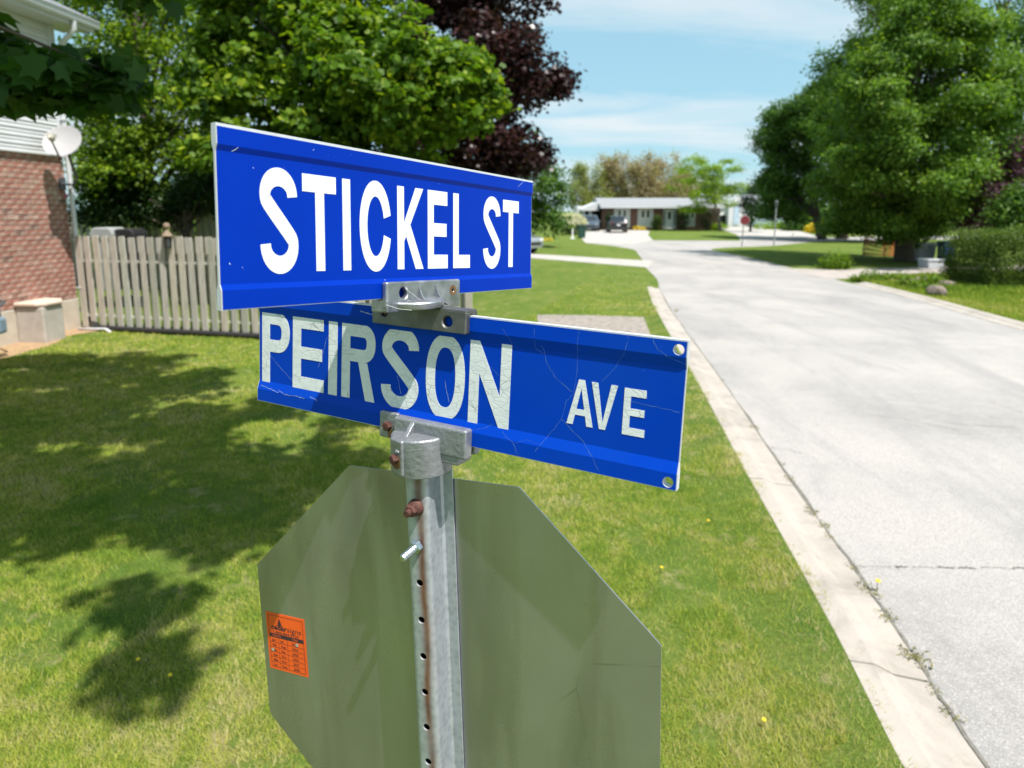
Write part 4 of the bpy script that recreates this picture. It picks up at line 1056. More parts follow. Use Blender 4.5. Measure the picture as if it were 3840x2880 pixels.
# --- stop sign seen from behind
S_ = 0.75; tt = S_ / 2 * math.tan(math.pi / 8)
def octo(sz, rc=0.0):
    h = sz / 2; k = h * math.tan(math.pi / 8)
    base = [(-k, -h), (k, -h), (h, -k), (h, k), (k, h), (-k, h), (-h, k), (-h, -k)]
    if not rc: return base
    out = []
    for i in range(8):
        p, a, b = Vector(base[i]), Vector(base[i - 1]), Vector(base[(i + 1) % 8])
        d1 = (a - p).normalized() * rc; d2 = (b - p).normalized() * rc
        for q in range(4):
            u_ = q / 3; out.append(tuple((p + d1) * (1 - u_) ** 2 + p * 2 * u_ * (1 - u_) + (p + d2) * u_ ** 2))
    return out
stop = thing('stop_sign', 'octagonal stop sign seen from its bare greenish aluminium back', 'stop sign', mat=M_ST)
MB().prism(octo(S_, 0.003), 0.0, 0.0022, lambda p, s: (p[0], s, p[1])).build('panel', 'sheet_aluminium', stop)
MB().prism(octo(S_ - 0.002, 0.003), 0.0023, 0.0026, lambda p, s: (p[0], s, p[1])).build('white_border', 'white_paint', stop)
MB().prism(octo(S_ - 0.04), 0.0027, 0.0030, lambda p, s: (p[0], s, p[1])).build('red_face', 'stop_red', stop)
# orange maker's label
def text_mesh(body, size, bold=0.0, width=None):
    cu = bpy.data.curves.new('txt', 'FONT'); cu.body = body; cu.size = size; cu.offset = bold; cu.resolution_u = 2; cu.fill_mode = 'FRONT'
    ob = bpy.data.objects.new('txt', cu); link(ob); bpy.context.view_layer.update()
    dg = bpy.context.evaluated_depsgraph_get(); me = bpy.data.meshes.new_from_object(ob.evaluated_get(dg))
    bpy.data.objects.remove(ob); bpy.data.curves.remove(cu)
    xs = [v.co.x for v in me.vertices]
    if width and xs:
        k = width / (max(xs) - min(xs)); x0 = min(xs)
        for v in me.vertices: v.co.x = (v.co.x - x0) * k
    return me
lab = MB().box((-0.3197, -0.0003, 0.0038), (0.0888, 0.0004, 0.1178)).build('sticker', 'sticker_orange', stop)
MW[lab] = M_ST
LX0, LX1, LZ0, LZ1 = -0.3641, -0.2753, -0.0551, 0.0627
ink = MB(); yk = -0.00062
def inkbox(x0, z0, x1, z1): ink.box(((x0 + x1) / 2, yk, (z0 + z1) / 2), (abs(x1 - x0), 0.0001, abs(z1 - z0)))
m_ = 0.005; lw = 0.0007
inkbox(LX0 + m_, LZ1 - m_ - lw, LX1 - m_, LZ1 - m_); inkbox(LX0 + m_, LZ0 + m_, LX1 - m_, LZ0 + m_ + lw)
inkbox(LX0 + m_, LZ0 + m_, LX0 + m_ + lw, LZ1 - m_); inkbox(LX1 - m_ - lw, LZ0 + m_, LX1 - m_, LZ1 - m_)
inkbox(LX0 + m_, LZ1 - 0.0505, LX1 - m_, LZ1 - 0.0425)
for r in range(1, 6): inkbox(LX0 + m_, LZ1 - 0.0505 - r * 0.0104, LX1 - m_, LZ1 - 0.0505 - r * 0.0104 + 0.0005)
for cx_ in (LX0 + 0.0255, LX0 + 0.0455): inkbox(cx_, LZ0 + m_, cx_ + 0.0005, LZ1 - 0.0505)
for q in range(4):
    z0 = LZ1 - 0.026 + q * 0.0038; w_ = 0.0085 - q * 0.002; c_ = LX0 + 0.0305
    ink.add([(c_ - w_, yk, z0), (c_ + w_, yk, z0), (c_, yk, z0 + 0.0048)], [(0, 1, 2)])
ink.build('printed_lines', 'sticker_ink', lab)
def label_text(body, x, z, size, bold=0.0, width=None, mat='sticker_ink'):
    me = text_mesh(body, size, bold, width)
    me.transform(Matrix.Translation((x, yk - 0.00008, z)) @ Matrix.Rotation(R(90), 4, 'X'))
    place('lettering', me, mat, lab)
label_text('cedar', LX0 + 0.0105, LZ1 - 0.0335, 0.0145, 0.0005, 0.0365)
label_text('signs', LX0 + 0.0478, LZ1 - 0.0335, 0.0145, 0.0, 0.0315)
label_text('1-866-864-0720', LX0 + 0.015, LZ1 - 0.0412, 0.0068, 0.0001, 0.058)
label_text('MONTH', LX0 + 0.013, LZ1 - 0.0489, 0.0062, 0.0, 0.018, 'sticker_orange')
label_text('YEAR', LX0 + 0.058, LZ1 - 0.0489, 0.0062, 0.0, 0.013, 'sticker_orange')
for r, (a, b, c) in enumerate((('Jan', 'Jul', '2023'), ('Feb', 'Aug', '2024'), ('Mar', 'Sep', '2025'), ('Apr', 'Oct', '2026'), ('May', 'Nov', '2027'), ('Jun', 'Dec', '2028'))):
    zz = LZ1 - 0.0505 - r * 0.0104 - 0.008
    label_text(a, LX0 + 0.0105, zz, 0.0068, 0.0001); label_text(b, LX0 + 0.0300, zz, 0.0068, 0.0001); label_text(c, LX0 + 0.0560, zz, 0.0068, 0.0001)
for x_, z_ in ((LX0 + 0.0105, LZ1 - 0.0770), (LX0 + 0.068, LZ1 - 0.0560)):
    MB().lathe([(0.0034, 0), (0.0034, 0.0001)], (x_, yk - 0.0002, z_), 'Y', 16).build('punch_hole', 'sticker_pale', lab)

# --- post
PX0 = 0.0015
M_PO = M_ST @ Matrix.Translation((PX0, 0, 0))
post = thing('sign_post', 'galvanised steel sign post with a rust streak and bolt holes', 'sign post', mat=M_PO)
FY, CYR, HWEB, TH = -0.0012, -0.052, 0.0205, 0.0032
def hat_outline():
    def side(o):      # half profile from flange tip to web centre, offset o
        pts = [(0.0415, FY - (TH if o else 0)), (HWEB + 0.004 - (0 if o else TH) + (0.0 if o else 0), FY - (TH if o else 0))]
        return pts
    outer = [(0.0415, FY - TH), (HWEB + 0.0045, FY - TH), (HWEB + 0.001, FY - TH - 0.004)]
    for i in range(7):
        a = R(90 * i / 6); outer.append((HWEB - 0.010 + 0.010 * math.cos(a), CYR + 0.010 - 0.010 * math.sin(a)))
    inner = [(0.0415, FY), (HWEB + 0.0005, FY), (HWEB - TH, FY - 0.004)]
    for i in range(7):
        a = R(90 * i / 6); inner.append((HWEB - 0.010 + 0.0068 * math.cos(a), CYR + 0.010 - 0.0068 * math.sin(a)))
    full_o = outer + [(-x, y) for x, y in outer[::-1]]
    full_i = inner + [(-x, y) for x, y in inner[::-1]]
    return full_o + full_i[::-1]
po = MB().prism(hat_outline(), -1.80, 0.440, lambda p, s: (p[0], p[1], s)).build('post', 'galvanised_post', post)
cut = MB()
HZ = [0.2155 - 0.0642 * i for i in range(22)]
for z_ in HZ: cut.lathe([(0.0058, -0.03), (0.0058, 0.03)], (0, CYR, z_), 'Y', 18)
carve(po, cut)
bv = po.modifiers.new('edge', 'BEVEL'); bv.width = 0.0005; bv.segments = 1; bv.limit_method = 'ANGLE'; bv.angle_limit = R(50)

def bolt(parent, c, axis, r, h, mat, shank=0.0, sr=0.0, washer=0.0, name='bolt'):
    ax = Vector(axis).normalized(); mb = MB()
    q = ax.to_track_quat('Z', 'Y').to_matrix()
    if washer: mb.lathe([(washer, 0), (washer, 0.0015), (washer * 0.9, 0.002)], c, 'Z', 20, q)
    c2 = Vector(c) + ax * (0.002 if washer else 0); mb.hexa(c2, r, h, ax)
    if shank:
        prof = [(sr, h * 0.9)] + [(sr * (1.0 if i % 2 == 0 else 0.9), h + shank * i / 14) for i in range(1, 14)] + [(sr * 0.8, h + shank)]
        mb.lathe(prof, c2, 'Z', 16, q)
    return mb.build(name, mat, parent, smooth=False, bevel=0.0003, seg=1)
bolt(post, (-0.0012, CYR - 0.009, 0.3435), (-0.10, -1, -0.05), 0.0105, 0.0090, 'rusty_steel', 0.0080, 0.0062, 0.0, 'nut')
MB().lathe([(0.0140, 0), (0.0120, 0.009), (0.0095, 0.0115)], (0.0005, CYR + 0.0005, 0.3440), 'Z', 18, Vector((-0.10, -1, -0.05)).to_track_quat('Z', 'Y').to_matrix()).build('rusty_spacer', 'rusty_steel', post)
bolt(post, (0, CYR, 0.2798), (-0.22, -1, -0.16), 0.0112, 0.0085, 'zinc_bolt', 0.0290, 0.0066, 0.0, 'bolt')

# --- socket casting on the post top, gripping the lower blade
def rnd_box(x0, x1, y0, y1, z0, z1): return MB().box(((x0 + x1) / 2, (y0 + y1) / 2, (z0 + z1) / 2), (x1 - x0, y1 - y0, z1 - z0))
cap = thing('post_cap_bracket', 'silver painted cast bracket clamping the lower name sign to the post', 'bracket', mat=M_LO)
inv_lo = M_LO.inverted()
cap_c = M_PO @ Vector((0.0, -0.0265, 0.398)); cap_t = M_PO @ Vector((0.0, -0.0265, 0.4585))
axis_w = (cap_t - cap_c).normalized()
qm = axis_w.to_track_quat('Z', 'Y').to_matrix()
cyl = MB().lathe([(0.040, 0.002), (0.0475, 0.0), (0.0480, 0.003), (0.0470, 0.058), (0.0445, 0.0605), (0.030, 0.0615)], cap_c, 'Z', 48, qm)
cyl.build('socket', 'painted_casting', cap, world=True, smooth='auto', bevel=0.001)
bd = Vector((-0.70, -0.714, 0)).normalized()
bc = cap_c.lerp(cap_t, 0.52) + bd * 0.030
bq = Matrix((Vector((-bd.y, bd.x, 0)), bd, Vector((0, 0, 1)))).transposed()
MB().box(bc + bd * 0.0085, (0.030, 0.022, 0.057), bq).build('boss', 'painted_casting', cap, world=True, bevel=0.003, seg=3)
for dz in (0.0,):
    c = inv_lo @ (bc + bd * 0.0195 + Vector((0, 0, -0.002)))
    bolt(cap, c, (inv_lo.to_3x3() @ bd), 0.0078, 0.0085, 'rusty_steel', 0, 0, 0.0)
MB().lathe([(0.0118, 0), (0.0118, 0.0004)], bc + bd * 0.0196 + Vector((0, 0, -0.007)), 'Z', 20, bd.to_track_quat('Z', 'Y').to_matrix()).build('rust_stain', 'rust_stain', cap, world=True)
rnd_box(-0.062, 0.074, -0.0215, -0.0012, -0.1175, -0.0715).build('front_jaw', 'painted_casting', cap, bevel=0.004, seg=3)
rnd_box(-0.0985, -0.0615, -0.0105, -0.0012, -0.1135, -0.0700).build('jaw_tab', 'painted_casting', cap, bevel=0.003, seg=3)
rnd_box(-0.0985, 0.0740, 0.0072, 0.0240, -0.1175, -0.0725).build('back_jaw', 'painted_casting', cap, bevel=0.004, seg=3)
rnd_box(-0.060, 0.060, -0.0190, 0.0220, -0.1300, -0.1010).build('jaw_base', 'painted_casting', cap, bevel=0.003)
MB().prism([(-0.0205, -0.0735), (-0.0205, -0.1130), (-0.0600, -0.1130), (-0.0560, -0.1085)], -0.0290, -0.0205, lambda p, s: (s, p[0], p[1])).build('gusset', 'painted_casting', cap, bevel=0.0018, seg=3)
bolt(cap, (-0.0800, -0.0106, -0.0925), (0, -1, 0), 0.0082, 0.0075, 'rusty_steel')
MB().box((-0.0760, -0.01085, -0.1045), (0.008, 0.0003, 0.014)).build('rust_stain', 'rust_stain', cap)

# --- cross bracket holding the upper blade on the lower one
crs = thing('cross_bracket', 'bare aluminium cross bracket joining the two street name signs', 'bracket', mat=M_LO)
fj = rnd_box(-0.1160, 0.0620, -0.0135, -0.0010, 0.0725, 0.1060).build('lower_front_jaw', 'weathered_casting', crs)
carve(fj, MB().lathe([(0.0082, -0.02), (0.0082, 0.02)], (0.0280, -0.007, 0.0885), 'Y', 28))
carve(fj, MB().lathe([(0.0060, -0.02), (0.0060, 0.02)], (-0.0920, -0.007, 0.0905), 'Y', 20))
fj.modifiers.new('edge', 'BEVEL').width = 0.002
rnd_box(-0.1160, 0.0620, 0.0070, 0.0190, 0.0725, 0.1060).build('lower_back_jaw', 'weathered_casting', crs, bevel=0.002)
rnd_box(-0.1155, 0.0615, -0.0130, 0.0185, 0.1015, 0.1085).build('lower_bridge', 'weathered_casting', crs, bevel=0.002)
MB().hexa((-0.0920, -0.0055, 0.0905), 0.0048, 0.004, (0, -1, 0)).build('set_screw', 'rusty_steel', crs)
inv_c = inv_lo @ M_UP
def up_box(x0, x1, y0, y1, z0, z1, name, mat, bevel=0.002):
    mb = rnd_box(x0, x1, y0, y1, z0, z1); mb.v = [tuple(inv_c @ Vector(p)) for p in mb.v]
    return mb.build(name, mat, crs, bevel=bevel, seg=3)
def upcut(o, x, z, r):
    c = MB().lathe([(r, -0.03), (r, 0.03)], (x, -0.006, z), 'Y', 28); c.v = [tuple(inv_c @ Vector(p)) for p in c.v]
    md = [m for m in o.modifiers]; [o.modifiers.remove(m) for m in md]
    carve(o, c)
uf = up_box(-0.0830, 0.0900, -0.0130, -0.0014, -0.1195, -0.0795, 'upper_front_jaw', 'bare_aluminium', 0)
upcut(uf, -0.0470, -0.0965, 0.0085); upcut(uf, 0.0700, -0.0965, 0.0036)
b_ = uf.modifiers.new('edge', 'BEVEL'); b_.width = 0.004; b_.segments = 3; b_.limit_method = 'ANGLE'; b_.angle_limit = R(60)
up_box(-0.0830, 0.0900, 0.0086, 0.0200, -0.1195, -0.0795, 'upper_back_jaw', 'bare_aluminium', 0.003)
up_box(-0.0825, 0.0895, -0.0125, 0.0195, -0.1240, -0.1055, 'upper_bridge', 'bare_aluminium')
dk = M_PO @ Vector((0.0, -0.0265, 0.650)); 
kk = (2.0985 - cap_c.z) / axis_w.z; disc_c = cap_c + axis_w * kk
MB().lathe([(0.0440, 0.0), (0.0450, 0.002), (0.0450, 0.0085), (0.0430, 0.0105)], disc_c + Vector((0, 0, 0.0075)), 'Z', 48).build('disc', 'bare_aluminium', crs, world=True, smooth='auto')
for gx in (-0.014, 0.026):
    g_ = MB(); out = [(-0.0128, -0.0850), (-0.0128, -0.1175), (-0.0400, -0.1175), (-0.0300, -0.1130), (-0.0200, -0.1030), (-0.0150, -0.0930)]
    g_.prism(out, gx, gx + 0.0025, lambda p, s: (s, p[0], p[1])); g_.v = [tuple(inv_c @ Vector(p)) for p in g_.v]
    g_.build('gusset', 'bare_aluminium', crs)
g_ = MB().lathe([(0.0082, 0), (0.0082, 0.0003)], (0.0700, -0.0131, -0.0970), 'Y', 20); g_.v = [tuple(inv_c @ Vector(p)) for p in g_.v]
carve_o = g_.build('rust_stain', 'rust_stain', crs); upcut(carve_o, 0.0700, -0.0965, 0.0036)
# cobweb strands
for a, b in (((-0.047, -0.0135, -0.105), (-0.010, -0.036, -0.1190)), ((-0.045, -0.0135, -0.090), (-0.005, -0.034, -0.1195)), ((0.030, -0.030, -0.119), (0.046, -0.012, -0.165)), ((-0.085, -0.013, -0.112), (-0.060, -0.040, -0.1200))):
    m2 = MB().tube([inv_c @ Vector(a), inv_c @ ((Vector(a) + Vector(b)) / 2 + Vector((0, 0, -0.002))), inv_c @ Vector(b)], 0.00022, 4); m2.build('cobweb_strand', 'white_paint', crs)

# ================================================================== BRICK HOUSE (left)
Cy = CORNER.y
zc = lambda u, v: at(u, v, Cy).z
Z_F = zc(289, 1118); Z_B = zc(262, 586); Z_E = zc(196, 96)
WALL_M = Matrix((( -WD.x, WN.x, 0, CORNER.x), (-WD.y, WN.y, 0, CORNER.y), (0, 0, 1, 0), (0, 0, 0, 1)))   # x: along wall towards viewer, y: out of wall, z: up
house = thing('brick_house', 'red brick house with white siding above, cut by the left edge', 'house', mat=WALL_M)
HL, HD = 9.0, 8.0
MB().box((HL / 2, -HD / 2 - 0.02, (Z_F + Z_E) / 2), (HL, HD, Z_E - Z_F)).build('wall_core', 'mortar', house)
rnd_box(-0.01, HL, -HD - 0.02, 0.035, -0.4, Z_F).build('foundation', 'foundation_concrete', house, bevel=0.01)
rnd_box(0.0, HL, -0.02, 0.012, Z_F - 0.015, Z_F + 0.010).build('flashing', 'black_plastic', house)
NC = 30; CH = (Z_B - Z_F - 0.012) / NC; BL, BG = 0.205, 0.011
bricks = []
for i in range(6):
    mb = MB().box((0, 0, 0), (BL, 0.03, CH - BG)); me = mb.mesh('brick')
    for v_ in me.vertices: v_.co += Vector((random.uniform(-1, 1) * 0.003, random.uniform(-1, 1) * 0.002, random.uniform(-1, 1) * 0.0025))
    me.materials.append(MATS['brick']); bricks.append(me)
half = MB().box((0, 0, 0), (BL / 2 - BG / 2, 0.03, CH - BG)).mesh('brick'); half.materials.append(MATS['brick'])
rest = MB(); nb = 0
for r in range(NC):
    z_ = Z_F + 0.012 + (r + 0.5) * CH
    x = 0.0
    if r % 2:
        o = bpy.data.objects.new('brick', half); link(o); o.parent = house; o.location = (x + (BL / 2 - BG / 2) / 2, 0.0, z_); x += BL / 2 + BG / 2
    while x < HL - BL:
        yy = random.uniform(-0.002, 0.003)
        if x < 1.95:
            o = bpy.data.objects.new('brick', random.choice(bricks)); link(o); o.parent = house; o.location = (x + BL / 2, yy, z_); nb += 1
        else: rest.box((x + BL / 2, yy, z_), (BL, 0.03, CH - BG))
        x += BL + BG
rb = rest.build('brickwork', 'brick', house); rb['kind'] = 'stuff'
# siding planks, each overlapping the next
NP = 17; PH = (Z_E - Z_B) / NP
for i in range(NP):
    z0 = Z_B + i * PH; out = [(0.045, z0 - 0.012), (0.068, z0 - 0.012), (0.070, z0 + 0.004), (0.058, z0 + PH * 0.47), (0.067, z0 + PH * 0.49), (0.069, z0 + PH * 0.53), (0.050, z0 + PH - 0.014), (0.045, z0 + PH - 0.014)]
    MB().prism(out, 0.115, HL, lambda p, s: (s, p[0], p[1])).build('siding_plank', 'white_vinyl', house)
rnd_box(0.0, HL, -0.05, 0.044, Z_B - 0.02, Z_E).build('sheathing', 'white_vinyl', house)
rnd_box(-0.045, 0.112, -0.06, 0.082, Z_B - 0.03, Z_E).build('corner_trim', 'white_metal', house, bevel=0.01)
rnd_box(-0.50, HL, -0.1, 0.50, Z_E, Z_E + 0.03).build('soffit', 'white_metal', house)
rnd_box(-0.50, HL, 0.50, 0.525, Z_E - 0.02, Z_E + 0.17).build('fascia', 'white_metal', house)
gut = [(0.526, Z_E + 0.04), (0.60, Z_E + 0.04), (0.625, Z_E + 0.075), (0.64, Z_E + 0.15), (0.655, Z_E + 0.165), (0.645, Z_E + 0.172), (0.628, Z_E + 0.155), (0.612, Z_E + 0.085), (0.594, Z_E + 0.052), (0.538, Z_E + 0.052), (0.538, Z_E + 0.16), (0.526, Z_E + 0.16)]
MB().prism(gut, -0.52, HL, lambda p, s: (s, p[0], p[1])).build('gutter', 'white_metal', house)
roof = MB().prism([(0.62, Z_E + 0.16), (0.62, Z_E + 0.19), (-HD / 2, Z_E + 2.3), (-HD - 0.6, Z_E + 0.19), (-HD - 0.6, Z_E + 0.16), (-HD / 2, Z_E + 2.24)], -0.55, HL, lambda p, s: (s, p[0], p[1])).build('roof', 'shingles_grey', house)
MB().prism([(0.0, Z_E), (-HD / 2, Z_E + 2.2), (-HD, Z_E)], 0.0, 0.1, lambda p, s: (s, p[0], p[1])).build('gable_wall', 'white_vinyl', house)
# downspout: out of the gutter, back to the wall and down the corner
ds = MB().tube([(0.10, 0.58, Z_E + 0.04), (0.10, 0.57, Z_E - 0.10), (0.06, 0.36, Z_E - 0.26), (0.03, 0.14, Z_E - 0.42), (0.01, 0.125, Z_E - 0.62), (0.01, 0.125, 0.32), (0.0, 0.14, 0.22), (-0.04, 0.18, 0.14)], 0.042, 10).build('downspout', 'white_metal', house, smooth='auto')
for z_ in (1.70, 0.78, 3.9): rnd_box(-0.045, 0.065, 0.06, 0.172, z_, z_ + 0.02).build('strap', 'white_metal', ds)
# satellite dish on the corner
dish_c = at(240, 536, Cy - 0.62); dn = Vector((0.10, -0.86, 0.50)).normalized()
dish = thing('satellite_dish', 'light grey satellite dish on the corner of the brick house', 'satellite dish', dish_c)
dq = dn.to_track_quat('Z', 'Y').to_matrix(); RD = 0.315
prof = [(0.001, 0.0)] + [(RD * i / 10, 0.065 * (i / 10) ** 2) for i in range(1, 11)] + [(RD + 0.006, 0.066), (RD, 0.055)] + [(RD * i / 10, 0.065 * (i / 10) ** 2 - 0.012) for i in range(9, 0, -1)] + [(0.001, -0.012)]
MB().lathe(prof, dish_c, 'Z', 40, dq).build('reflector', 'dish_grey', dish, world=True, smooth='auto')
dup_ = (Vector((0, 0, 1)) - dn * dn.z).normalized()
feed = dish_c + dn * 0.36 - dup_ * 0.16
MB().tube([dish_c - dup_ * RD * 0.98 - dn * 0.01, dish_c - dup_ * (RD * 0.98) + dn * 0.08, feed - dup_ * 0.03], [0.016, 0.016, 0.014], 8).build('feed_arm', 'dark_steel', dish, world=True)
fh = MB().lathe([(0.035, -0.06), (0.048, -0.03), (0.05, 0.04), (0.03, 0.05)], feed, 'Z', 12, (-dn).to_track_quat('Z', 'Y').to_matrix()); fh.box(feed + dup_ * 0.05 - dn * 0.0, (0.13, 0.08, 0.05)); fh.build('feed_horn', 'feed_beige', dish, world=True)
wp = WALL_M @ Vector((0.10, 0.03, at(215, 690, Cy).z))
mast = MB().tube([wp, wp + WN * 0.22 - Vector((0, 0, 0.02)), wp + WN * 0.30 + Vector((0, 0, 0.10)), dish_c - dn * 0.03], 0.026, 10); mast.box(wp + WN * 0.005, (0.03, 0.16, 0.22)); mast.tube([wp + Vector((0, 0, -0.35)), wp + WN * 0.24], 0.010, 6); mast.build('mast', 'dark_steel', dish, world=True)
MB().box(wp + WN * 0.06 + Vector((0, 0, -0.22)), (0.02, 0.05, 0.06)).build('tag', 'pink_tag', dish, world=True)
# black drain hose from the downspout along the fence foot
h0 = WALL_M @ Vector((-0.03, 0.17, 0.17))
hose = [h0, h0 + WN * 0.10 - Vector((0, 0, 0.04))] + [FENCE_A + FD * s_ + FN * (0.17 + 0.03 * math.sin(s_ * 1.3)) + Vector((0, 0, 0.055)) for s_ in (0.45, 0.9, 1.6, 2.4, 3.2, 4.1, 5.0, 6.0, 7.0, 7.9)]
pts = []
for i in range(len(hose) - 1):
    for k in range(14): pts.append(hose[i].lerp(hose[i + 1], k / 14))
hz = thing('drain_hose', 'black corrugated drain hose lying along the foot of the fence', 'hose', (FENCE_A.x, FENCE_A.y, 0))
MB().tube(pts, [0.054 if i % 2 else 0.050 for i in range(len(pts))], 10).build('hose', 'black_plastic', hz, world=True, smooth=True)
sc0 = CORNER + WN * 0.20 - WD * 0.30
o = MB().tube([sc0 + Vector((0, 0, 0.03)), sc0 + WN * 0.35 - WD * 0.02 + Vector((0, 0, 0.035)), sc0 + WN * 0.62 - WD * 0.10 + Vector((0, 0, 0.05)), sc0 + WN * 0.80 - WD * 0.22 + Vector((0, 0, 0.015))], 0.024, 8).build('plastic_pipe', 'white_metal', smooth=True)
tag(o, 'short white plastic pipe lying by the house corner', 'pipe')
# concrete plinth with a cap stone, and the gas meter
blk_c = WALL_M @ Vector((1.02, 0.40, 0))
blk = thing('concrete_plinth', 'rough grey concrete block with a pale cap stone against the wall', 'concrete block', mat=WALL_M @ Matrix.Translation((1.16, 0.04, 0)))
MB().prism([(-0.30, 0.0), (0.36, 0.0), (0.36, 0.50), (-0.10, 0.50), (-0.30, 0.24)], -0.05, 0.62, lambda p, s: (p[0], p[1], s)).build('block', 'grey_concrete', blk, bevel=0.03, seg=3)
MB().prism([(-0.32, 0.0), (0.40, 0.0), (0.40, 0.40), (0.30, 0.54), (-0.06, 0.54), (-0.28, 0.36)], 0.625, 0.70, lambda p, s: (p[0], p[1], s)).build('cap_stone', 'capstone', blk, bevel=0.03, seg=3)
mc = gnd(8, 1345); mc.z = 0
mt = thing('gas_meter', 'blue grey gas meter at the left edge beside the concrete block', 'gas meter', (mc.x, mc.y, 0))
MB().box(mc + Vector((-0.06, 0, 0.52)), (0.30, 0.18, 0.26)).build('meter_body', 'meter_blue', mt, world=True, bevel=0.05, seg=3)
MB().lathe([(0.08, 0), (0.08, 0.05), (0.06, 0.06)], mc + Vector((-0.06, -0.09, 0.53)), 'Y', 20).build('dial', 'meter_blue', mt, world=True)
MB().lathe([(0.07, 0), (0.10, 0.05), (0.05, 0.10)], mc + Vector((-0.16, 0, 0.68)), 'Z', 18).build('regulator', 'meter_blue', mt, world=True)
MB().tube([mc + Vector((-0.14, 0, -0.05)), mc + Vector((-0.14, 0, 0.42))], 0.028, 8).tube([mc + Vector((0.04, 0, 0.62)), mc + Vector((0.04, 0, 0.80)), mc + Vector((0.02, 0.16, 0.86)), mc + Vector((-0.35, 0.45, 0.86))], 0.022, 8).build('pipe', 'dark_steel', mt, world=True)

# ================================================================== FENCES
def fence(name, label, A, D, Nn, length, height, pitch=0.212, bw=0.120, post_every=2.4, seed=1):
    rnd = random.Random(seed)
    M = Matrix(((D.x, -Nn.x, 0, A.x), (D.y, -Nn.y, 0, A.y), (0, 0, 1, 0), (0, 0, 0, 1)))      # x along, y away from viewer
    t = thing(name, label, 'fence', mat=M)
    meshes = []
    for i in range(5):
        h = height; w = bw; dx = rnd.uniform(-0.006, 0.006)
        mb = MB().prism([(-w / 2, 0), (w / 2 , 0), (w / 2 + dx, h - 0.012), (w / 2 - 0.014 + dx, h), (-w / 2 + 0.014 + dx, h), (-w / 2 + dx, h - 0.012)], -0.010, 0.010, lambda p, s: (p[0], s, p[1]))
        me = mb.mesh('board'); me.materials.append(MATS['weathered_wood']); meshes.append(me)
    x = bw / 2
    while x < length:
        for off, y in ((0, -0.040), (pitch / 2, 0.058)):
            if x + off > length: continue
            o = bpy.data.objects.new('board', rnd.choice(meshes)); link(o); o.parent = t
            o.location = (x + off + rnd.uniform(-0.006, 0.006), y + rnd.uniform(-0.003, 0.003), 0.035 + rnd.uniform(-0.012, 0.012)); o.rotation_euler = (0, rnd.gauss(0, 0.006), math.pi if rnd.random() < 0.5 else 0); o.scale = (1.25 if off else rnd.uniform(0.94, 1.06), 1, rnd.uniform(0.985, 1.012))
        x += pitch
    for z_ in (height * 0.74, height * 0.135):
        rnd_box(0, length, -0.028, 0.046, z_, z_ + 0.04).build('rail', 'weathered_wood', t)
    x = 0.06
    while x < length + 0.5:
        xx = min(x, length); rnd_box(xx - 0.045, xx + 0.045, 0.070, 0.160, -0.3, height - 0.05).build('post', 'weathered_wood', t)
        x += post_every
    return t
fence('wooden_fence', 'sunlit weathered grey board fence beside the brick house', FENCE_A, FD, FN, FLEN, 1.74)
fa = at(250, 800, 20.5); fa.z = 0
fence('wooden_fence', 'dark shaded board fence at the back of the yard under the trees', fa, Vector((1, -0.12, 0)).normalized(), Vector((-0.12, -1, 0)).normalized(), 11.5, 2.12, seed=5)
# lantern with a finial on the near fence
lp = at(652, 905, FENCE_A.y + (650 - 300) / (1783 - 300) * (FENCE_B.y - FENCE_A.y) - 0.02)
s_l = (lp - FENCE_A).dot(FD); lbase = FENCE_A + FD * s_l + FN * 0.06
lt = thing('fence_lantern', 'small weathered lantern with a ball finial on the sunlit fence', 'lantern', (lbase.x, lbase.y, 1.5))
MB().box((lbase.x, lbase.y, 1.66), (0.03, 0.10, 0.06)).box((lbase.x, lbase.y, 1.79), (0.16, 0.16, 0.02)).build('bracket', 'lantern_wood', lt, world=True)
pb = lbase + FN * 0.03
MB().lathe([(0.10, 1.80), (0.085, 1.82), (0.03, 1.90), (0.025, 1.93), (0.055, 1.955), (0.06, 1.985), (0.045, 2.02), (0.01, 2.035)], (pb.x, pb.y, 0), 'Z', 16).build('finial', 'lantern_wood', lt, world=True, smooth='auto')
MB().lathe([(0.05, 1.58), (0.06, 1.60), (0.065, 1.75), (0.05, 1.78)], (pb.x, pb.y, 0), 'Z', 10).build('lamp_glass', 'window_glass', lt, world=True)
# grill and covered box in the yard
def lidbox(name, label, u0, u1, v0, v1, Y, mat, cat):
    a, b = at(u0, v1, Y), at(u1, v0, Y); w = b.x - a.x; c = (a.x + b.x) / 2
    t = thing(name, label, cat, (c, Y, 0))
    out = [(-w / 2, 0), (w / 2, 0), (w / 2, (b.z - a.z) * 0.45), (w * 0.40, (b.z - a.z) * 0.9), (w * 0.30, b.z - a.z), (-w * 0.30, b.z - a.z), (-w * 0.42, (b.z - a.z) * 0.85), (-w / 2, (b.z - a.z) * 0.4)]
    MB().prism(out, -0.3, 0.3, lambda p, s: (p[0] + c, Y + s, a.z + p[1])).build('lid', mat, t, world=True, bevel=0.03, seg=3)
    MB().box((c, Y, a.z / 2 + 0.2), (w * 0.9, 0.5, a.z - 0.45)).build('cabinet', mat, t, world=True, bevel=0.01)
    for sx in (-1, 1): MB().box((c + sx * w * 0.38, Y, 0.12), (0.05, 0.4, 0.26)).build('leg', 'dark_steel', t, world=True)
lidbox('covered_grill', 'grey covered grill showing just above the fence top', 365, 448, 853, 892, 15.6, 'cover_grey', 'grill')
lidbox('barbecue', 'black barbecue lid just above the fence beside the grey cover', 452, 526, 857, 892, 15.7, 'black_plastic', 'barbecue')

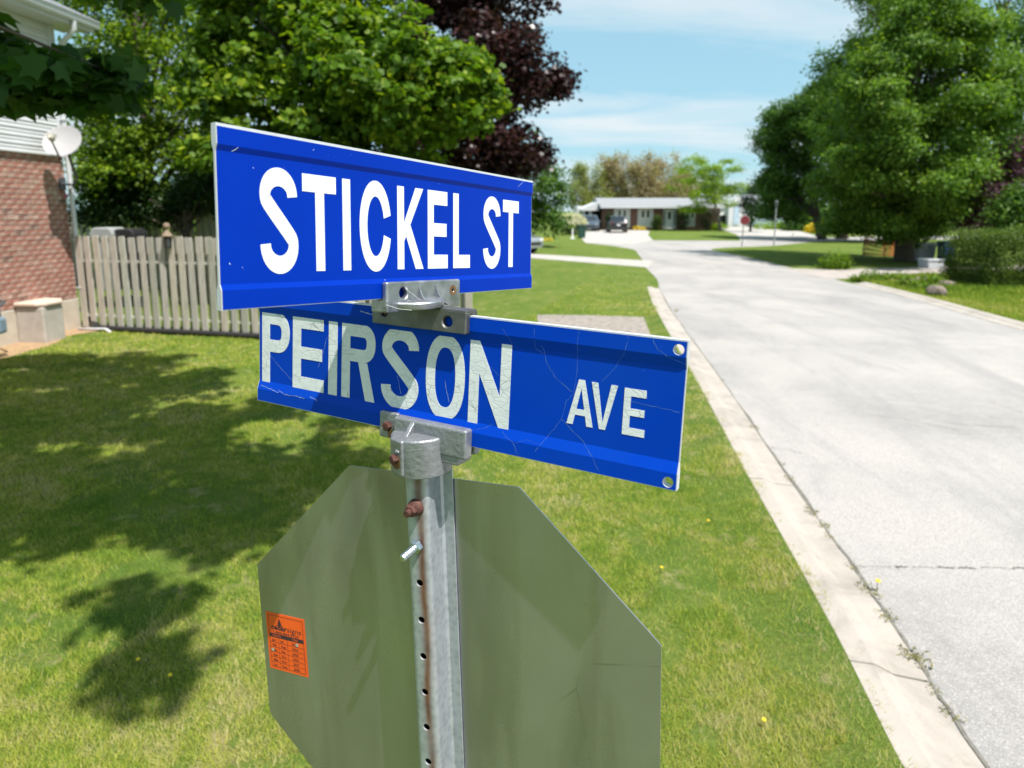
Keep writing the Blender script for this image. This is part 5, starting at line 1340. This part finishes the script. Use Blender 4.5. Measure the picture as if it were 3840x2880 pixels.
# ================================================================== FAR HOUSES
def wall_box(mb, u0, u1, v0, v1, Y, dy): 
    a, b = at(u0, v1, Y), at(u1, v0, Y); return mb.box(((a.x + b.x) / 2, Y + dy / 2, (a.z + b.z) / 2), (b.x - a.x, dy, b.z - a.z))
HY = 79.0
bung = thing('bungalow', 'low brick bungalow with a pale roof at the end of the road', 'house', (at(2470, 858, HY).x, HY, 0))
zt = at(2400, 777, HY).z
xl, xr = at(2262, 800, HY).x, at(2700, 800, HY).x
MB().box(((xl + xr) / 2, HY + 4.2, zt / 2 - 0.1), (xr - xl, 8.4, zt + 0.2)).build('wall', 'far_brick', bung, world=True)
zr = at(2400, 742, HY + 4).z
rx0, rx1 = at(2248, 760, HY).x, at(2712, 760, HY).x
MB().prism([(HY - 0.9, zt - 0.08), (HY - 0.9, zt + 0.12), (HY + 4.2, zr), (HY + 9.3, zt + 0.12), (HY + 9.3, zt - 0.08)], rx0, rx1, lambda p, s: (s, p[0], p[1])).build('roof', 'shingles_pale', bung, world=True)
MB().box(((rx0 + rx1) / 2, HY - 0.96, zt + 0.0), (rx1 - rx0, 0.06, 0.22)).build('fascia', 'white_metal', bung, world=True)
def wx(z4): return 2100 + z4 / 4.424
def panel(x0, x1, v0, v1, name, mat, parent, dy=-0.06, th=0.06):
    a, b = at(x0, v1, HY), at(x1, v0, HY); return MB().box(((a.x + b.x) / 2, HY + dy - th / 2, (a.z + b.z) / 2), (b.x - a.x, th, b.z - a.z)).build(name, mat, parent, world=True)
for i, (a, b, vb) in enumerate(((890, 1165, 853), (1280, 1550, 853), (2060, 2250, 850))):
    w = panel(wx(a), wx(b), 782, vb, 'window_bay', 'white_vinyl', bung, -0.01, 0.08); MW[w] = MW[bung]
    mid = (a + b) / 2
    for s in (-1, 1):
        c = mid + s * 42
        p = panel(wx(c - 33), wx(c + 33), 786, 820, 'window_frame', 'white_paint', w, -0.10, 0.03)
        panel(wx(c - 22), wx(c + 22), 789, 816, 'pane', 'window_glass', w, -0.135, 0.01)
dr = panel(wx(1700), wx(1925), 782, 858, 'entry', 'white_vinyl', bung, -0.01, 0.08); MW[dr] = MW[bung]
panel(wx(1755), wx(1865), 786, 857, 'door', 'white_paint', dr, -0.10, 0.04)
panel(wx(1785), wx(1835), 795, 822, 'door_window', 'window_glass', dr, -0.145, 0.01)
for a in (1725, 1895): panel(wx(a - 12), wx(a + 12), 790, 845, 'sidelight', 'window_glass', dr, -0.10, 0.02)
# carport side on the left of the bungalow
cp = thing('carport', 'white gabled carport beside the bungalow, dark inside', 'carport', (at(2235, 850, HY).x, HY + 2, 0))
gx = [at(2205, 0, HY).x, at(2268, 0, HY).x]
MB().box(((gx[0] + gx[1]) / 2, HY + 4, 1.15), (gx[1] - gx[0], 4.0, 2.3)).build('interior', 'shadow_interior', cp, world=True)
MB().prism([(gx[0] - 0.3, 2.25), (gx[1] - 0.02, 2.25), (gx[1] - 0.02, 3.35), (gx[0] - 0.3, 2.45)], HY + 0.9, HY + 6.5, lambda p, s: (p[0], s, p[1])).build('roof', 'white_vinyl', cp, world=True)
for xx in (gx[0] + 0.05, gx[0] + 0.85): MB().box((xx, HY + 1.3, 1.12), (0.35, 0.25, 2.25)).build('post', 'white_vinyl', cp, world=True)
tr = thing('trailer', 'white boxy trailer parked left of the carport', 'trailer', (at(2182, 850, 82).x, 82, 0))
a, b = at(2160, 845, 82), at(2206, 774, 82)
MB().box(((a.x + b.x) / 2, 83, (0.5 + b.z) / 2), (b.x - a.x, 3.0, b.z - 0.5)).build('box_body', 'white_vinyl', tr, world=True, bevel=0.08, seg=3)
for sx in (0.25, 0.75): MB().lathe([(0.33, 0), (0.33, 0.2)], (a.x + (b.x - a.x) * sx, 81.6, 0.33), 'Y', 20).build('wheel', 'tyre', tr, world=True)
# white garage house on the right
GY = 96.0
gar = thing('garage_house', 'white gabled garage with its big door half open', 'house', (at(2770, 850, GY).x, GY, 0))
g0, g1, g2 = at(2702, 0, GY).x, at(2785, 0, GY).x, at(2832, 0, GY).x
ze = at(2700, 768, GY).z; zp = at(2790, 728, GY).z
MB().box(((g0 + g1) / 2, GY + 4, ze / 2), (g1 - g0, 8, ze)).build('wall', 'white_vinyl', gar, world=True)
MB().prism([(g1 - 0.8, 0), (g2, 0), (g2, ze), ((g1 + g2) / 2 - 0.4, zp), (g1 - 0.8, ze)], GY - 1.2, GY + 8, lambda p, s: (p[0], s, p[1])).build('gable_wall', 'white_vinyl', gar, world=True)
MB().prism([(GY - 0.5, ze), (GY - 0.5, ze + 0.18), (GY + 4, zp + 0.2), (GY + 8.5, ze + 0.18), (GY + 8.5, ze)], g0 - 0.4, g1 - 0.8, lambda p, s: (s, p[0], p[1])).build('roof', 'shingles_grey', gar, world=True)
ov = at(2706, 0, GY).x, at(2772, 0, GY).x
MB().box(((ov[0] + ov[1]) / 2, GY - 0.03, at(0, 828, GY).z / 2 + 0.4), (ov[1] - ov[0], 0.04, at(0, 805, GY).z)).build('door_opening', 'shadow_interior', gar, world=True)
MB().box(((ov[0] + ov[1]) / 2, GY - 0.10, at(0, 792, GY).z), (ov[1] - ov[0], 0.08, 1.15)).build('garage_door', 'white_paint', gar, world=True)
MB().box((at(2793, 0, GY).x, GY - 1.24, 1.6), (0.75, 0.05, 2.6)).build('door', 'pale_blue_siding', gar, world=True)
# pale blue house behind the trees
BY = 98.0
bl = thing('blue_house', 'pale blue house glimpsed under the big trees', 'house', (at(2960, 850, BY).x, BY, 0))
b0, b1 = at(2868, 0, BY).x, at(3035, 0, BY).x; zb = at(0, 772, BY).z
MB().box(((b0 + b1) / 2, BY + 4, zb / 2), (b1 - b0, 8, zb)).build('wall', 'pale_blue_siding', bl, world=True)
MB().prism([(BY - 0.6, zb), (BY + 4, zb + 1.7), (BY + 8.6, zb)], b0 - 0.4, b1 + 0.4, lambda p, s: (s, p[0], p[1])).build('roof', 'shingles_grey', bl, world=True)
for uu in (2885, 2905, 2965):
    w = MB().box((at(uu, 0, BY).x, BY - 0.03, at(0, 800, BY).z), (0.95, 0.06, 1.3)).build('window', 'white_paint', bl, world=True); MW[w] = MW[bl]
    MB().box((at(uu, 0, BY).x, BY - 0.07, at(0, 800, BY).z), (0.75, 0.03, 1.1)).build('pane', 'window_glass', w, world=True)
WY = 88.0
wh = thing('white_house', 'white house with a red door far behind the tree trunks', 'house', (at(3230, 850, WY).x, WY, 0))
w0, w1 = at(3170, 0, WY).x, at(3300, 0, WY).x; zw = at(0, 785, WY).z
MB().box(((w0 + w1) / 2, WY + 3, zw / 2), (w1 - w0, 6, zw)).build('wall', 'white_vinyl', wh, world=True)
MB().prism([(WY - 0.5, zw), (WY + 3, zw + 1.5), (WY + 6.5, zw)], w0 - 0.4, w1 + 0.4, lambda p, s: (s, p[0], p[1])).build('roof', 'shingles_grey', wh, world=True)
MB().box((at(3257, 0, WY).x, WY - 0.04, 1.05), (0.95, 0.06, 2.1)).build('door', 'stop_red', wh, world=True)

# ================================================================== VEHICLES
def vehicle(name, label, loc, heading, paint, Lc=4.7, Wc=1.86, Hc=1.70, kind='suv'):
    M = Matrix.Translation(Vector(loc)) @ Matrix.Rotation(heading, 4, 'Z')     # +Y is the nose
    t = thing(name, label, 'car', mat=M)
    h = Hc; l = Lc / 2
    if kind == 'suv': roofline = [(-l, 0.95), (-l + 0.12, 1.02), (-l + 0.45, h - 0.06), (-l + 0.8, h), (0.35, h), (0.75, h - 0.06), (1.35, 1.10), (l - 0.25, 0.98), (l, 0.78)]
    elif kind == 'van': roofline = [(-l, 0.95), (-l + 0.06, 1.05), (-l + 0.25, h - 0.08), (-l + 0.6, h), (0.55, h), (0.95, h - 0.07), (1.75, 1.12), (l - 0.12, 0.92), (l, 0.72)]
    else: roofline = [(-l, 0.88), (-l + 0.5, 0.98), (-l + 1.1, h - 0.06), (-l + 1.6, h), (0.25, h), (0.6, h - 0.06), (1.25, 0.98), (l - 0.25, 0.84), (l, 0.66)]
    belt = 1.0 if kind != 'sedan' else 0.92
    ys = sorted(set([p[0] for p in roofline] + [-l + 0.05, l - 0.05]))
    ztop = lambda y: float(np.interp(y, [p[0] for p in roofline], [p[1] for p in roofline]))
    secs = []; 
    ys = list(np.linspace(-l, l, 25))
    for y in ys:
        e = min(1.0, (l - abs(y)) / 0.45); w = Wc / 2 * (0.86 + 0.14 * math.sqrt(max(0, e))); z0 = 0.30 - 0.02 * e; zt_ = ztop(y)
        ws = w * 0.97
        wt = w * (1 - 0.26 * max(0, min(1, (zt_ - belt) / 0.65)))
        zm = min(belt, zt_ - 0.03)
        secs.append([(w * 0.80, z0), (w * 0.97, z0 + 0.10), (w, 0.62), (ws, zm), (wt, zt_ - 0.04 if zt_ - 0.04 > zm else zm + 0.01), (wt * 0.86, zt_)])
    mb = MB(); k = 12; V = []
    for y, s in zip(ys, secs):
        V += [(x, y, z) for x, z in s] + [(-x, y, z) for x, z in s[::-1]]
    Fc = [tuple(range(k))[::-1], tuple(range((len(ys) - 1) * k, len(ys) * k))]
    for i in range(len(ys) - 1):
        for j in range(k): Fc.append((i * k + j, i * k + (j + 1) % k, (i + 1) * k + (j + 1) % k, (i + 1) * k + j))
    mb.add(V, Fc); mb.build('body', paint, t, smooth='auto')
    def skin(x_frac, y0, y1, z0f, z1f): pass
    def quad(pts, name, mat):
        P = [Vector(p) for p in pts]; n = (P[1] - P[0]).cross(P[2] - P[0]).normalized()
        m2 = MB().add([p + n * 0.012 for p in P] + [p - n * 0.02 for p in P], [(0, 1, 2, 3), (7, 6, 5, 4), (0, 4, 5, 1), (1, 5, 6, 2), (2, 6, 7, 3), (3, 7, 4, 0)]); return m2.build(name, mat, t)
    # glass: windscreen, rear window, sides
    fr = [p for p in roofline if p[0] > 0.3]
    ytop, ybot = fr[0 if kind == 'sedan' else 1][0], [p for p in roofline if p[1] < belt + 0.15 and p[0] > 0][0][0]
    zt_, zb_ = ztop(ytop), ztop(ybot) + 0.03
    quad([(-0.66, ybot - 0.02, zb_), (0.66, ybot - 0.02, zb_), (0.56, ytop + 0.05, zt_ - 0.02), (-0.56, ytop + 0.05, zt_ - 0.02)], 'windscreen', 'car_glass')
    yb0 = [p for p in roofline if p[1] > belt][0][0]; yb1 = [p for p in roofline if p[1] > h - 0.15][0][0]
    quad([(0.64, yb0 + 0.01, ztop(yb0) + 0.02), (-0.64, yb0 + 0.01, ztop(yb0) + 0.02), (-0.55, yb1 - 0.02, ztop(yb1) - 0.05), (0.55, yb1 - 0.02, ztop(yb1) - 0.05)], 'rear_window', 'car_glass')
    for sx in (-1, 1):
        for (y0, y1) in ((yb1 + 0.25, -0.25), (-0.18, ytop - 0.25)):
            w0 = Wc / 2 * 0.955; w1 = Wc / 2 * 0.80
            P = [(sx * w0, y0, belt + 0.05), (sx * w0, y1 + 0.2, belt + 0.05), (sx * w1, y1 - 0.15, h - 0.13), (sx * w1, y0, h - 0.13)]
            quad(P if sx > 0 else P[::-1], 'side_window', 'car_glass')
        # lights
        quad([(sx * 0.55, l + 0.005, 0.66), (sx * 0.82, l - 0.07, 0.66), (sx * 0.80, l - 0.10, 0.82), (sx * 0.56, l - 0.03, 0.80)][::(-1 if sx > 0 else 1)], 'headlight', 'lamp_clear')
        quad([(sx * 0.58, -l - 0.005, 0.86), (sx * 0.84, -l + 0.06, 0.86), (sx * 0.82, -l + 0.10, 1.05), (sx * 0.58, -l + 0.03, 1.02)][::(1 if sx > 0 else -1)], 'tail_light', 'lamp_red')
        MB().box((sx * (Wc / 2 + 0.08), ytop + 0.35, belt + 0.10), (0.18, 0.10, 0.14)).build('mirror', paint, t, bevel=0.03)
        for y in (l - 0.95, -l + 0.92):
            ty = MB().lathe([(0.20, -0.11), (0.33, -0.11), (0.345, -0.08), (0.345, 0.08), (0.33, 0.11), (0.20, 0.11)], (sx * (Wc / 2 - 0.10), y, 0.345), 'X', 24).build('wheel', 'tyre', t, smooth='auto'); MW[ty] = MW[t]
            MB().lathe([(0.20, -0.118), (0.205, 0.0), (0.20, 0.118)], (sx * (Wc / 2 - 0.10), y, 0.345), 'X', 18).build('rim', 'wheel_rim', ty)
    MB().box((0, -l - 0.01, 0.80), (0.32, 0.02, 0.16)).build('number_plate', 'plate_white', t)
    MB().box((0, l - 0.005, 0.52), (1.2, 0.03, 0.14)).build('grille', 'black_plastic', t)
    MB().box((0, -l + 0.0, 0.45), (1.6, 0.10, 0.16)).build('rear_bumper', 'black_plastic', t, bevel=0.02)
    return t
c1 = gnd(2325, 874); vehicle('parked_car', 'black sport utility vehicle seen from behind on the bungalow driveway', (c1.x, c1.y + 2.3, 0.013), R(-4), 'paint_black', 4.75, 1.90, 1.72, 'suv')
c2 = gnd(2222, 868); vehicle('parked_car', 'blue grey minivan facing the road left of the bungalow driveway', (c2.x, c2.y + 2.5, 0.013), R(180 - 5), 'paint_bluegrey', 5.0, 1.98, 1.75, 'van')
c3 = gnd(1990, 952); vehicle('parked_car', 'silver car half hidden behind the upper street name sign', (c3.x - 1.35, c3.y + 1.6, 0.009), R(180 + 38), 'paint_silver', 4.6, 1.82, 1.48, 'sedan')

# ================================================================== SMALL FAR THINGS
# far stop sign
fs = gnd(2782, 924); f0 = thing('stop_sign', 'small red stop sign on a thin pole at the far corner', 'stop sign', (fs.x, fs.y, 0))
zz = at(2790, 826, fs.y).z
MB().tube([(fs.x, fs.y, -0.2), (fs.x + 0.03, fs.y, zz + 0.25)], 0.028, 8).build('pole', 'dark_steel', f0, world=True)
MB().prism(octo(0.60), -0.075, -0.055, lambda p, s: (fs.x + 0.08 + p[0], fs.y + s, zz + p[1])).build('panel', 'white_paint', f0, world=True)
MB().prism(octo(0.575), -0.082, -0.077, lambda p, s: (fs.x + 0.08 + p[0], fs.y + s, zz + p[1])).build('red_face', 'shaded_stop_red', f0, world=True)
lpq = gnd(2902, 921); l0 = thing('lamp_post', 'thin grey lamp post on the corner lawn beside the far stop sign', 'lamp post', (lpq.x, lpq.y, 0))
MB().tube([(lpq.x, lpq.y, -0.2), (lpq.x, lpq.y, 2.5)], [0.05, 0.035], 10).build('pole', 'cover_grey', l0, world=True)
MB().lathe([(0.04, 2.48), (0.10, 2.54), (0.13, 2.80), (0.02, 2.92)], (lpq.x, lpq.y, 0), 'Z', 8).build('lantern_head', 'dark_steel', l0, world=True)
# utility pole with wires is not in view; shrubs round the bungalow
for i, (u, v, ru, rv, mt_, nm, lb) in enumerate([
    (2287, 840, 14, 32, 'leaf_dark', 'shrub', 'upright dark shrub at the left corner of the bungalow'),
    (2462, 838, 14, 28, 'leaf_hedge', 'shrub', 'rounded green shrub between window and front door'),
    (2560, 832, 22, 40, 'leaf_dark', 'shrub', 'tall dark shrub right of the front door'),
    (2652, 832, 24, 40, 'leaf_dark', 'shrub', 'dark shrub at the right corner of the bungalow'),
    (2700, 852, 26, 12, 'leaf_locust', 'shrub', 'low bright shrub beside the garage driveway')]):
    c = at(u, v, HY - 1.6); k = 80 / F_PX
    shrub(nm, lb, (c.x, HY - 1.6, max(rv * k, c.z)), (ru * k, ru * k, max(c.z, rv * k)), 0.11, mt_, 50, 40, 0.25)
c = at(2400, 853, HY - 1.3); shrub('flower_bed', 'patch of yellow flowers under the bungalow window', (c.x, HY - 1.3, 0.25), (0.75, 0.4, 0.25), 0.08, 'petal_yellow', 26, 30, 0.15, cat='flowers')
c = gnd(2058, 905); shrub('flower_bed', 'small yellow flower patch beside the silver car', (c.x, c.y, 0.12), (0.45, 0.3, 0.13), 0.05, 'petal_yellow', 20, 24, 0.1, cat='flowers')
c = gnd(2142, 880)
def sprays(t, C0):
    n = 900; d = RNG.standard_normal((n, 3)); d[:, 2] = np.abs(d[:, 2]) * 0.9 + 0.1; d /= np.linalg.norm(d, axis=1, keepdims=True)
    P = np.array([c.x, c.y, 0.95]) + d * np.array([1.45, 1.2, 1.0]); P[:, 2] = np.maximum(P[:, 2], 0.2)
    keep = RNG.random(n) < 0.35 + 0.6 * vnoise(P[:, 0], P[:, 2], 0.5, 3); P = P[keep]; d = d[keep]
    V, k = leaves(np.repeat(P, 4, 0) + RNG.standard_normal((len(P) * 4, 3)) * 0.08, np.repeat(d, 4, 0), np.full(len(P) * 4, 0.12), LEAF_QUAD, None)
    place('blossom', np_mesh('blossom', V, k, RNG.random(len(V) // k)), 'petal_white', t, world=True)
shrub('spirea_bush', 'round bush covered in white blossom beside the minivan', (c.x, c.y, 0.85), (1.35, 1.1, 0.85), 0.10, 'leaf_dark', 80, 50, 0.3, extra=sprays)
# wheeled bin and post by the spirea
c = gnd(2172, 893); tb = thing('wheeled_bin', 'dark green wheeled bin beside the white blossom bush', 'bin', (c.x + 0.2, c.y, 0))
MB().prism([(-0.27, 0.04), (0.27, 0.04), (0.33, 0.98), (-0.33, 0.98)], -0.3, 0.3, lambda p, s: (c.x + 0.2 + p[0], c.y + s, p[1])).build('body', 'bin_green', tb, world=True, bevel=0.03)
MB().box((c.x + 0.2, c.y, 1.02), (0.70, 0.70, 0.07)).build('lid', 'bin_green', tb, world=True, bevel=0.02)
for sx in (-0.24, 0.24): MB().lathe([(0.1, -0.03), (0.1, 0.03)], (c.x + 0.2 + sx, c.y + 0.3, 0.1), 'X', 14).build('wheel', 'tyre', tb, world=True)
c = gnd(2147, 896); o = MB().box((c.x, c.y, 0.42), (0.10, 0.10, 0.9)).box((c.x, c.y, 0.05), (0.34, 0.34, 0.12)).build('marker_post', 'white_paint'); tag(o, 'short white marker post in front of the blossom bush', 'post')
# orange safety fence under the clumpy tree
oc0, oc1 = gnd(3235, 964), gnd(3400, 962); of = thing('safety_fence', 'sagging orange plastic mesh fence in the shade of the right trees', 'fence', (oc0.x, oc0.y, 0))
nx = 26
for i, (zf0, zf1) in enumerate(((0.92, 1.0), (0.72, 0.78), (0.52, 0.58), (0.32, 0.38), (0.12, 0.18))):
    V = []; Fq = []
    for q in range(nx + 1):
        s_ = q / nx; sag = 1.0 - 0.35 * math.sin(s_ * math.pi) ** 2; p = oc0.lerp(oc1, s_); V += [(p.x, p.y + 0.15 * math.sin(s_ * 9), 1.15 * sag * zf0), (p.x, p.y + 0.15 * math.sin(s_ * 9), 1.15 * sag * zf1)]
    for q in range(nx): Fq.append((2 * q, 2 * q + 2, 2 * q + 3, 2 * q + 1))
    o = MB().add(V, Fq).build('mesh_band', 'orange_plastic', of, world=True); o.modifiers.new('th', 'SOLIDIFY').thickness = 0.01
vm = MB()
for q in range(0, nx + 1):
    s_ = q / nx; sag = 1.0 - 0.35 * math.sin(s_ * math.pi) ** 2; p = oc0.lerp(oc1, s_); vm.box((p.x, p.y + 0.15 * math.sin(s_ * 9) - 0.004, 0.6 * sag), (0.030, 0.006, 1.1 * sag))
o = vm.build('mesh_strands', 'orange_plastic', of, world=True); o['kind'] = 'stuff'
for s_ in (0, 0.45, 1): p = oc0.lerp(oc1, s_); MB().tube([(p.x, p.y + 0.15 * math.sin(s_ * 9) + 0.03, -0.2), (p.x + 0.04, p.y + 0.15 * math.sin(s_ * 9) + 0.03, 1.35)], 0.025, 6).build('stake', 'dark_steel', of, world=True)
for (u, v, mt_, w, h, nm, lb) in ((3545, 955, 'blue_plastic', 0.55, 0.85, 'storage_bin', 'blue plastic bin in the shade behind the hedge'), (3455, 950, 'pale_plastic', 0.8, 0.7, 'storage_bin', 'pale plastic bin under the right trees'), (3490, 980, 'pale_plastic', 0.7, 0.3, 'storage_bin', 'low pale plastic tub under the right trees')):
    c = gnd(u, v + 25); t = thing(nm, lb, 'bin', (c.x, c.y, 0))
    MB().prism([(-w / 2 * 0.85, 0.0), (w / 2 * 0.85, 0.0), (w / 2, h), (-w / 2, h)], -w / 2, w / 2, lambda p, s: (c.x + p[0], c.y + s, p[1])).build('body', mt_, t, world=True, bevel=0.03); MB().box((c.x, c.y, h + 0.03), (w * 1.08, w * 1.08, 0.06)).build('lid', mt_, t, world=True, bevel=0.02)
# edging stones and rock
def rock(name, label, c, r, seed, group=None):
    rr = random.Random(seed); bm = bmesh.new(); bmesh.ops.create_icosphere(bm, subdivisions=2, radius=1.0)
    for v_ in bm.verts:
        k = 1 + rr.uniform(-0.16, 0.16); v_.co = Vector((v_.co.x * r[0] * k, v_.co.y * r[1] * k, v_.co.z * r[2] * k))
    me = bpy.data.meshes.new(name); bm.to_mesh(me); bm.free(); o = place(name, me, 'field_stone'); o.location = (c[0], c[1], r[2] * 0.5); tag(o, label, 'rock', group); return o
c = gnd(3505, 1112); rock('boulder', 'brown boulder at the kerb beside the hedge', (c.x + 0.15, c.y + 0.2), (0.27, 0.22, 0.19), 2)
for i, (u, v) in enumerate(((3445, 1062), (3490, 1058), (3530, 1052), (3550, 1072))):
    c = gnd(u, v); rock('edging_stone', ('first', 'second', 'third', 'fourth')[i] + ' flat edging stone from the left beside the hedge', (c.x, c.y), (0.30, 0.2, 0.12), 20 + i, 'edging stones by the hedge')
# dark understorey shrubs, right corner lawn
for i, (u, v, w, h, mt_, lb) in enumerate(((3132, 1002, 0.55, 0.5, 'leaf_lime', 'small bright bush on the shaded corner lawn'), (2895, 852, 2.2, 0.8, 'leaf_locust', 'bright hedge row in front of the pale blue house'), (2985, 858, 1.6, 0.8, 'leaf_green', 'green bush right of the pale blue house windows'), (3060, 866, 1.0, 0.7, 'petal_yellow', 'yellow flowering bush behind the tree trunks'), (3170, 868, 2.5, 0.8, 'leaf_green', 'green bushes in front of the white house'))):
    c = gnd(u, v + 8); shrub('bush', lb, (c.x, c.y, h / 2), (w, w * 0.6, h * 0.55), 0.05 + 0.0015 * c.y, mt_, 50, 40, 0.12 + 0.003 * c.y, cat='bush')
# tall grass and weeds on the right verge
for i in range(9):
    u = 3225 + i * 36 + random.uniform(-8, 8); v = random.uniform(1050, 1090); c = gnd(u, v)
    shrub('weed_clump', ('first', 'second', 'third', 'fourth', 'fifth', 'sixth', 'seventh', 'eighth', 'ninth')[i] + ' weed clump from the left on the right verge', (c.x, c.y, 0.14), (0.28, 0.2, 0.16), 0.07, 'leaf_lime', 12, 26, 0.10, cat='weeds', group='weed clumps on the right verge')
# weeds rooted in the gutter joint
def weed(x, y, s, label, flower=False):
    t = thing('gutter_weed', label, 'weed', (x, y, 0.012), None, 'weeds in the gutter joint')
    n = int(46 * s); a = RNG.random(n) * 2 * math.pi; rr = RNG.random(n) ** 0.6 * 0.065 * s
    C = np.stack([x + np.cos(a) * rr, y + np.sin(a) * rr * 1.5, 0.012 + 0.035 * s * RNG.random(n)], 1)
    O = np.stack([np.cos(a), np.sin(a), 0.35 + 0 * a], 1); O /= np.linalg.norm(O, axis=1, keepdims=True)
    V, k = leaves(C, O, 0.030 * s * (0.6 + 0.8 * RNG.random(n)), LEAF_QUAD * np.array([0.55, 1.0]), None, 0.0, 0.5)
    place('leaf_rosette', np_mesh('leaf_rosette', V, k, RNG.random(n)), 'leaf_weed', t, world=True)['kind'] = 'stuff'
    if flower:
        MB().tube([(x + 0.04, y, 0.0), (x + 0.045, y, 0.07)], 0.002, 5).build('stalk', 'leaf_weed', t, world=True)
        MB().lathe([(0.004, 0.068), (0.016, 0.075), (0.013, 0.081)], (x + 0.045, y, 0), 'Z', 12).build('flower_head', 'dandelion', t, world=True)
ORD = ['first', 'second', 'third', 'fourth', 'fifth', 'sixth', 'seventh', 'eighth', 'ninth', 'tenth', 'eleventh', 'twelfth', 'thirteenth', 'fourteenth', 'fifteenth']
WEEDS = [(2536, 1168, 1.2), (2708, 1432, 0.7), (2826, 1608, 1.0), (2934, 1745, 0.7), (2962, 1803, 0.9), (3047, 1928, 1.1), (3082, 1978, 1.0), (3110, 2015, 0.7), (3196, 2132, 0.8), (3260, 2222, 1.2), (3318, 2315, 1.0), (3385, 2455, 0.9), (3440, 2480, 1.2), (3500, 2600, 0.7), (3570, 2690, 0.9)]
WEEDS = [(a_, b_, c_ * 0.8) for a_, b_, c_ in WEEDS]
for i, (u, v, s_) in enumerate(WEEDS):
    c = gnd(u, v); weed(c.x, c.y, s_, 'gutter weed with a yellow dandelion flower' if i == 9 else ORD[len(WEEDS) - 1 - i] + ' dusty weed up the gutter joint, counted from the bottom edge', i == 9)
# dandelions in the lawn
for i, (u, v) in enumerate(((2655, 1972), (2862, 2730), (2480, 2150), (640, 2560), (520, 2500), (2230, 1420), (1950, 1330))):
    c = gnd(u, v); t = thing('dandelion', ('yellow dandelion in the lawn beside the lower right blade end', 'yellow dandelion in the lawn near the bottom of the kerb', 'yellow dandelion in the lawn right of the octagonal sign', 'yellow dandelion in the shaded lawn, right one of the low pair', 'yellow dandelion in the shaded lawn, left one of the low pair', 'tiny yellow dandelion near the gravel patch', 'tiny yellow dandelion in the lawn under the upper sign end')[i], 'dandelion', (c.x, c.y, 0), None, 'dandelions in the lawn')
    MB().tube([(c.x, c.y, 0), (c.x, c.y, 0.038)], 0.0018, 5).build('stalk', 'leaf_weed', t, world=True)
    MB().lathe([(0.003, 0.036), (0.010, 0.041), (0.008, 0.046)], (c.x, c.y, 0), 'Z', 12).build('flower_head', 'dandelion', t, world=True)
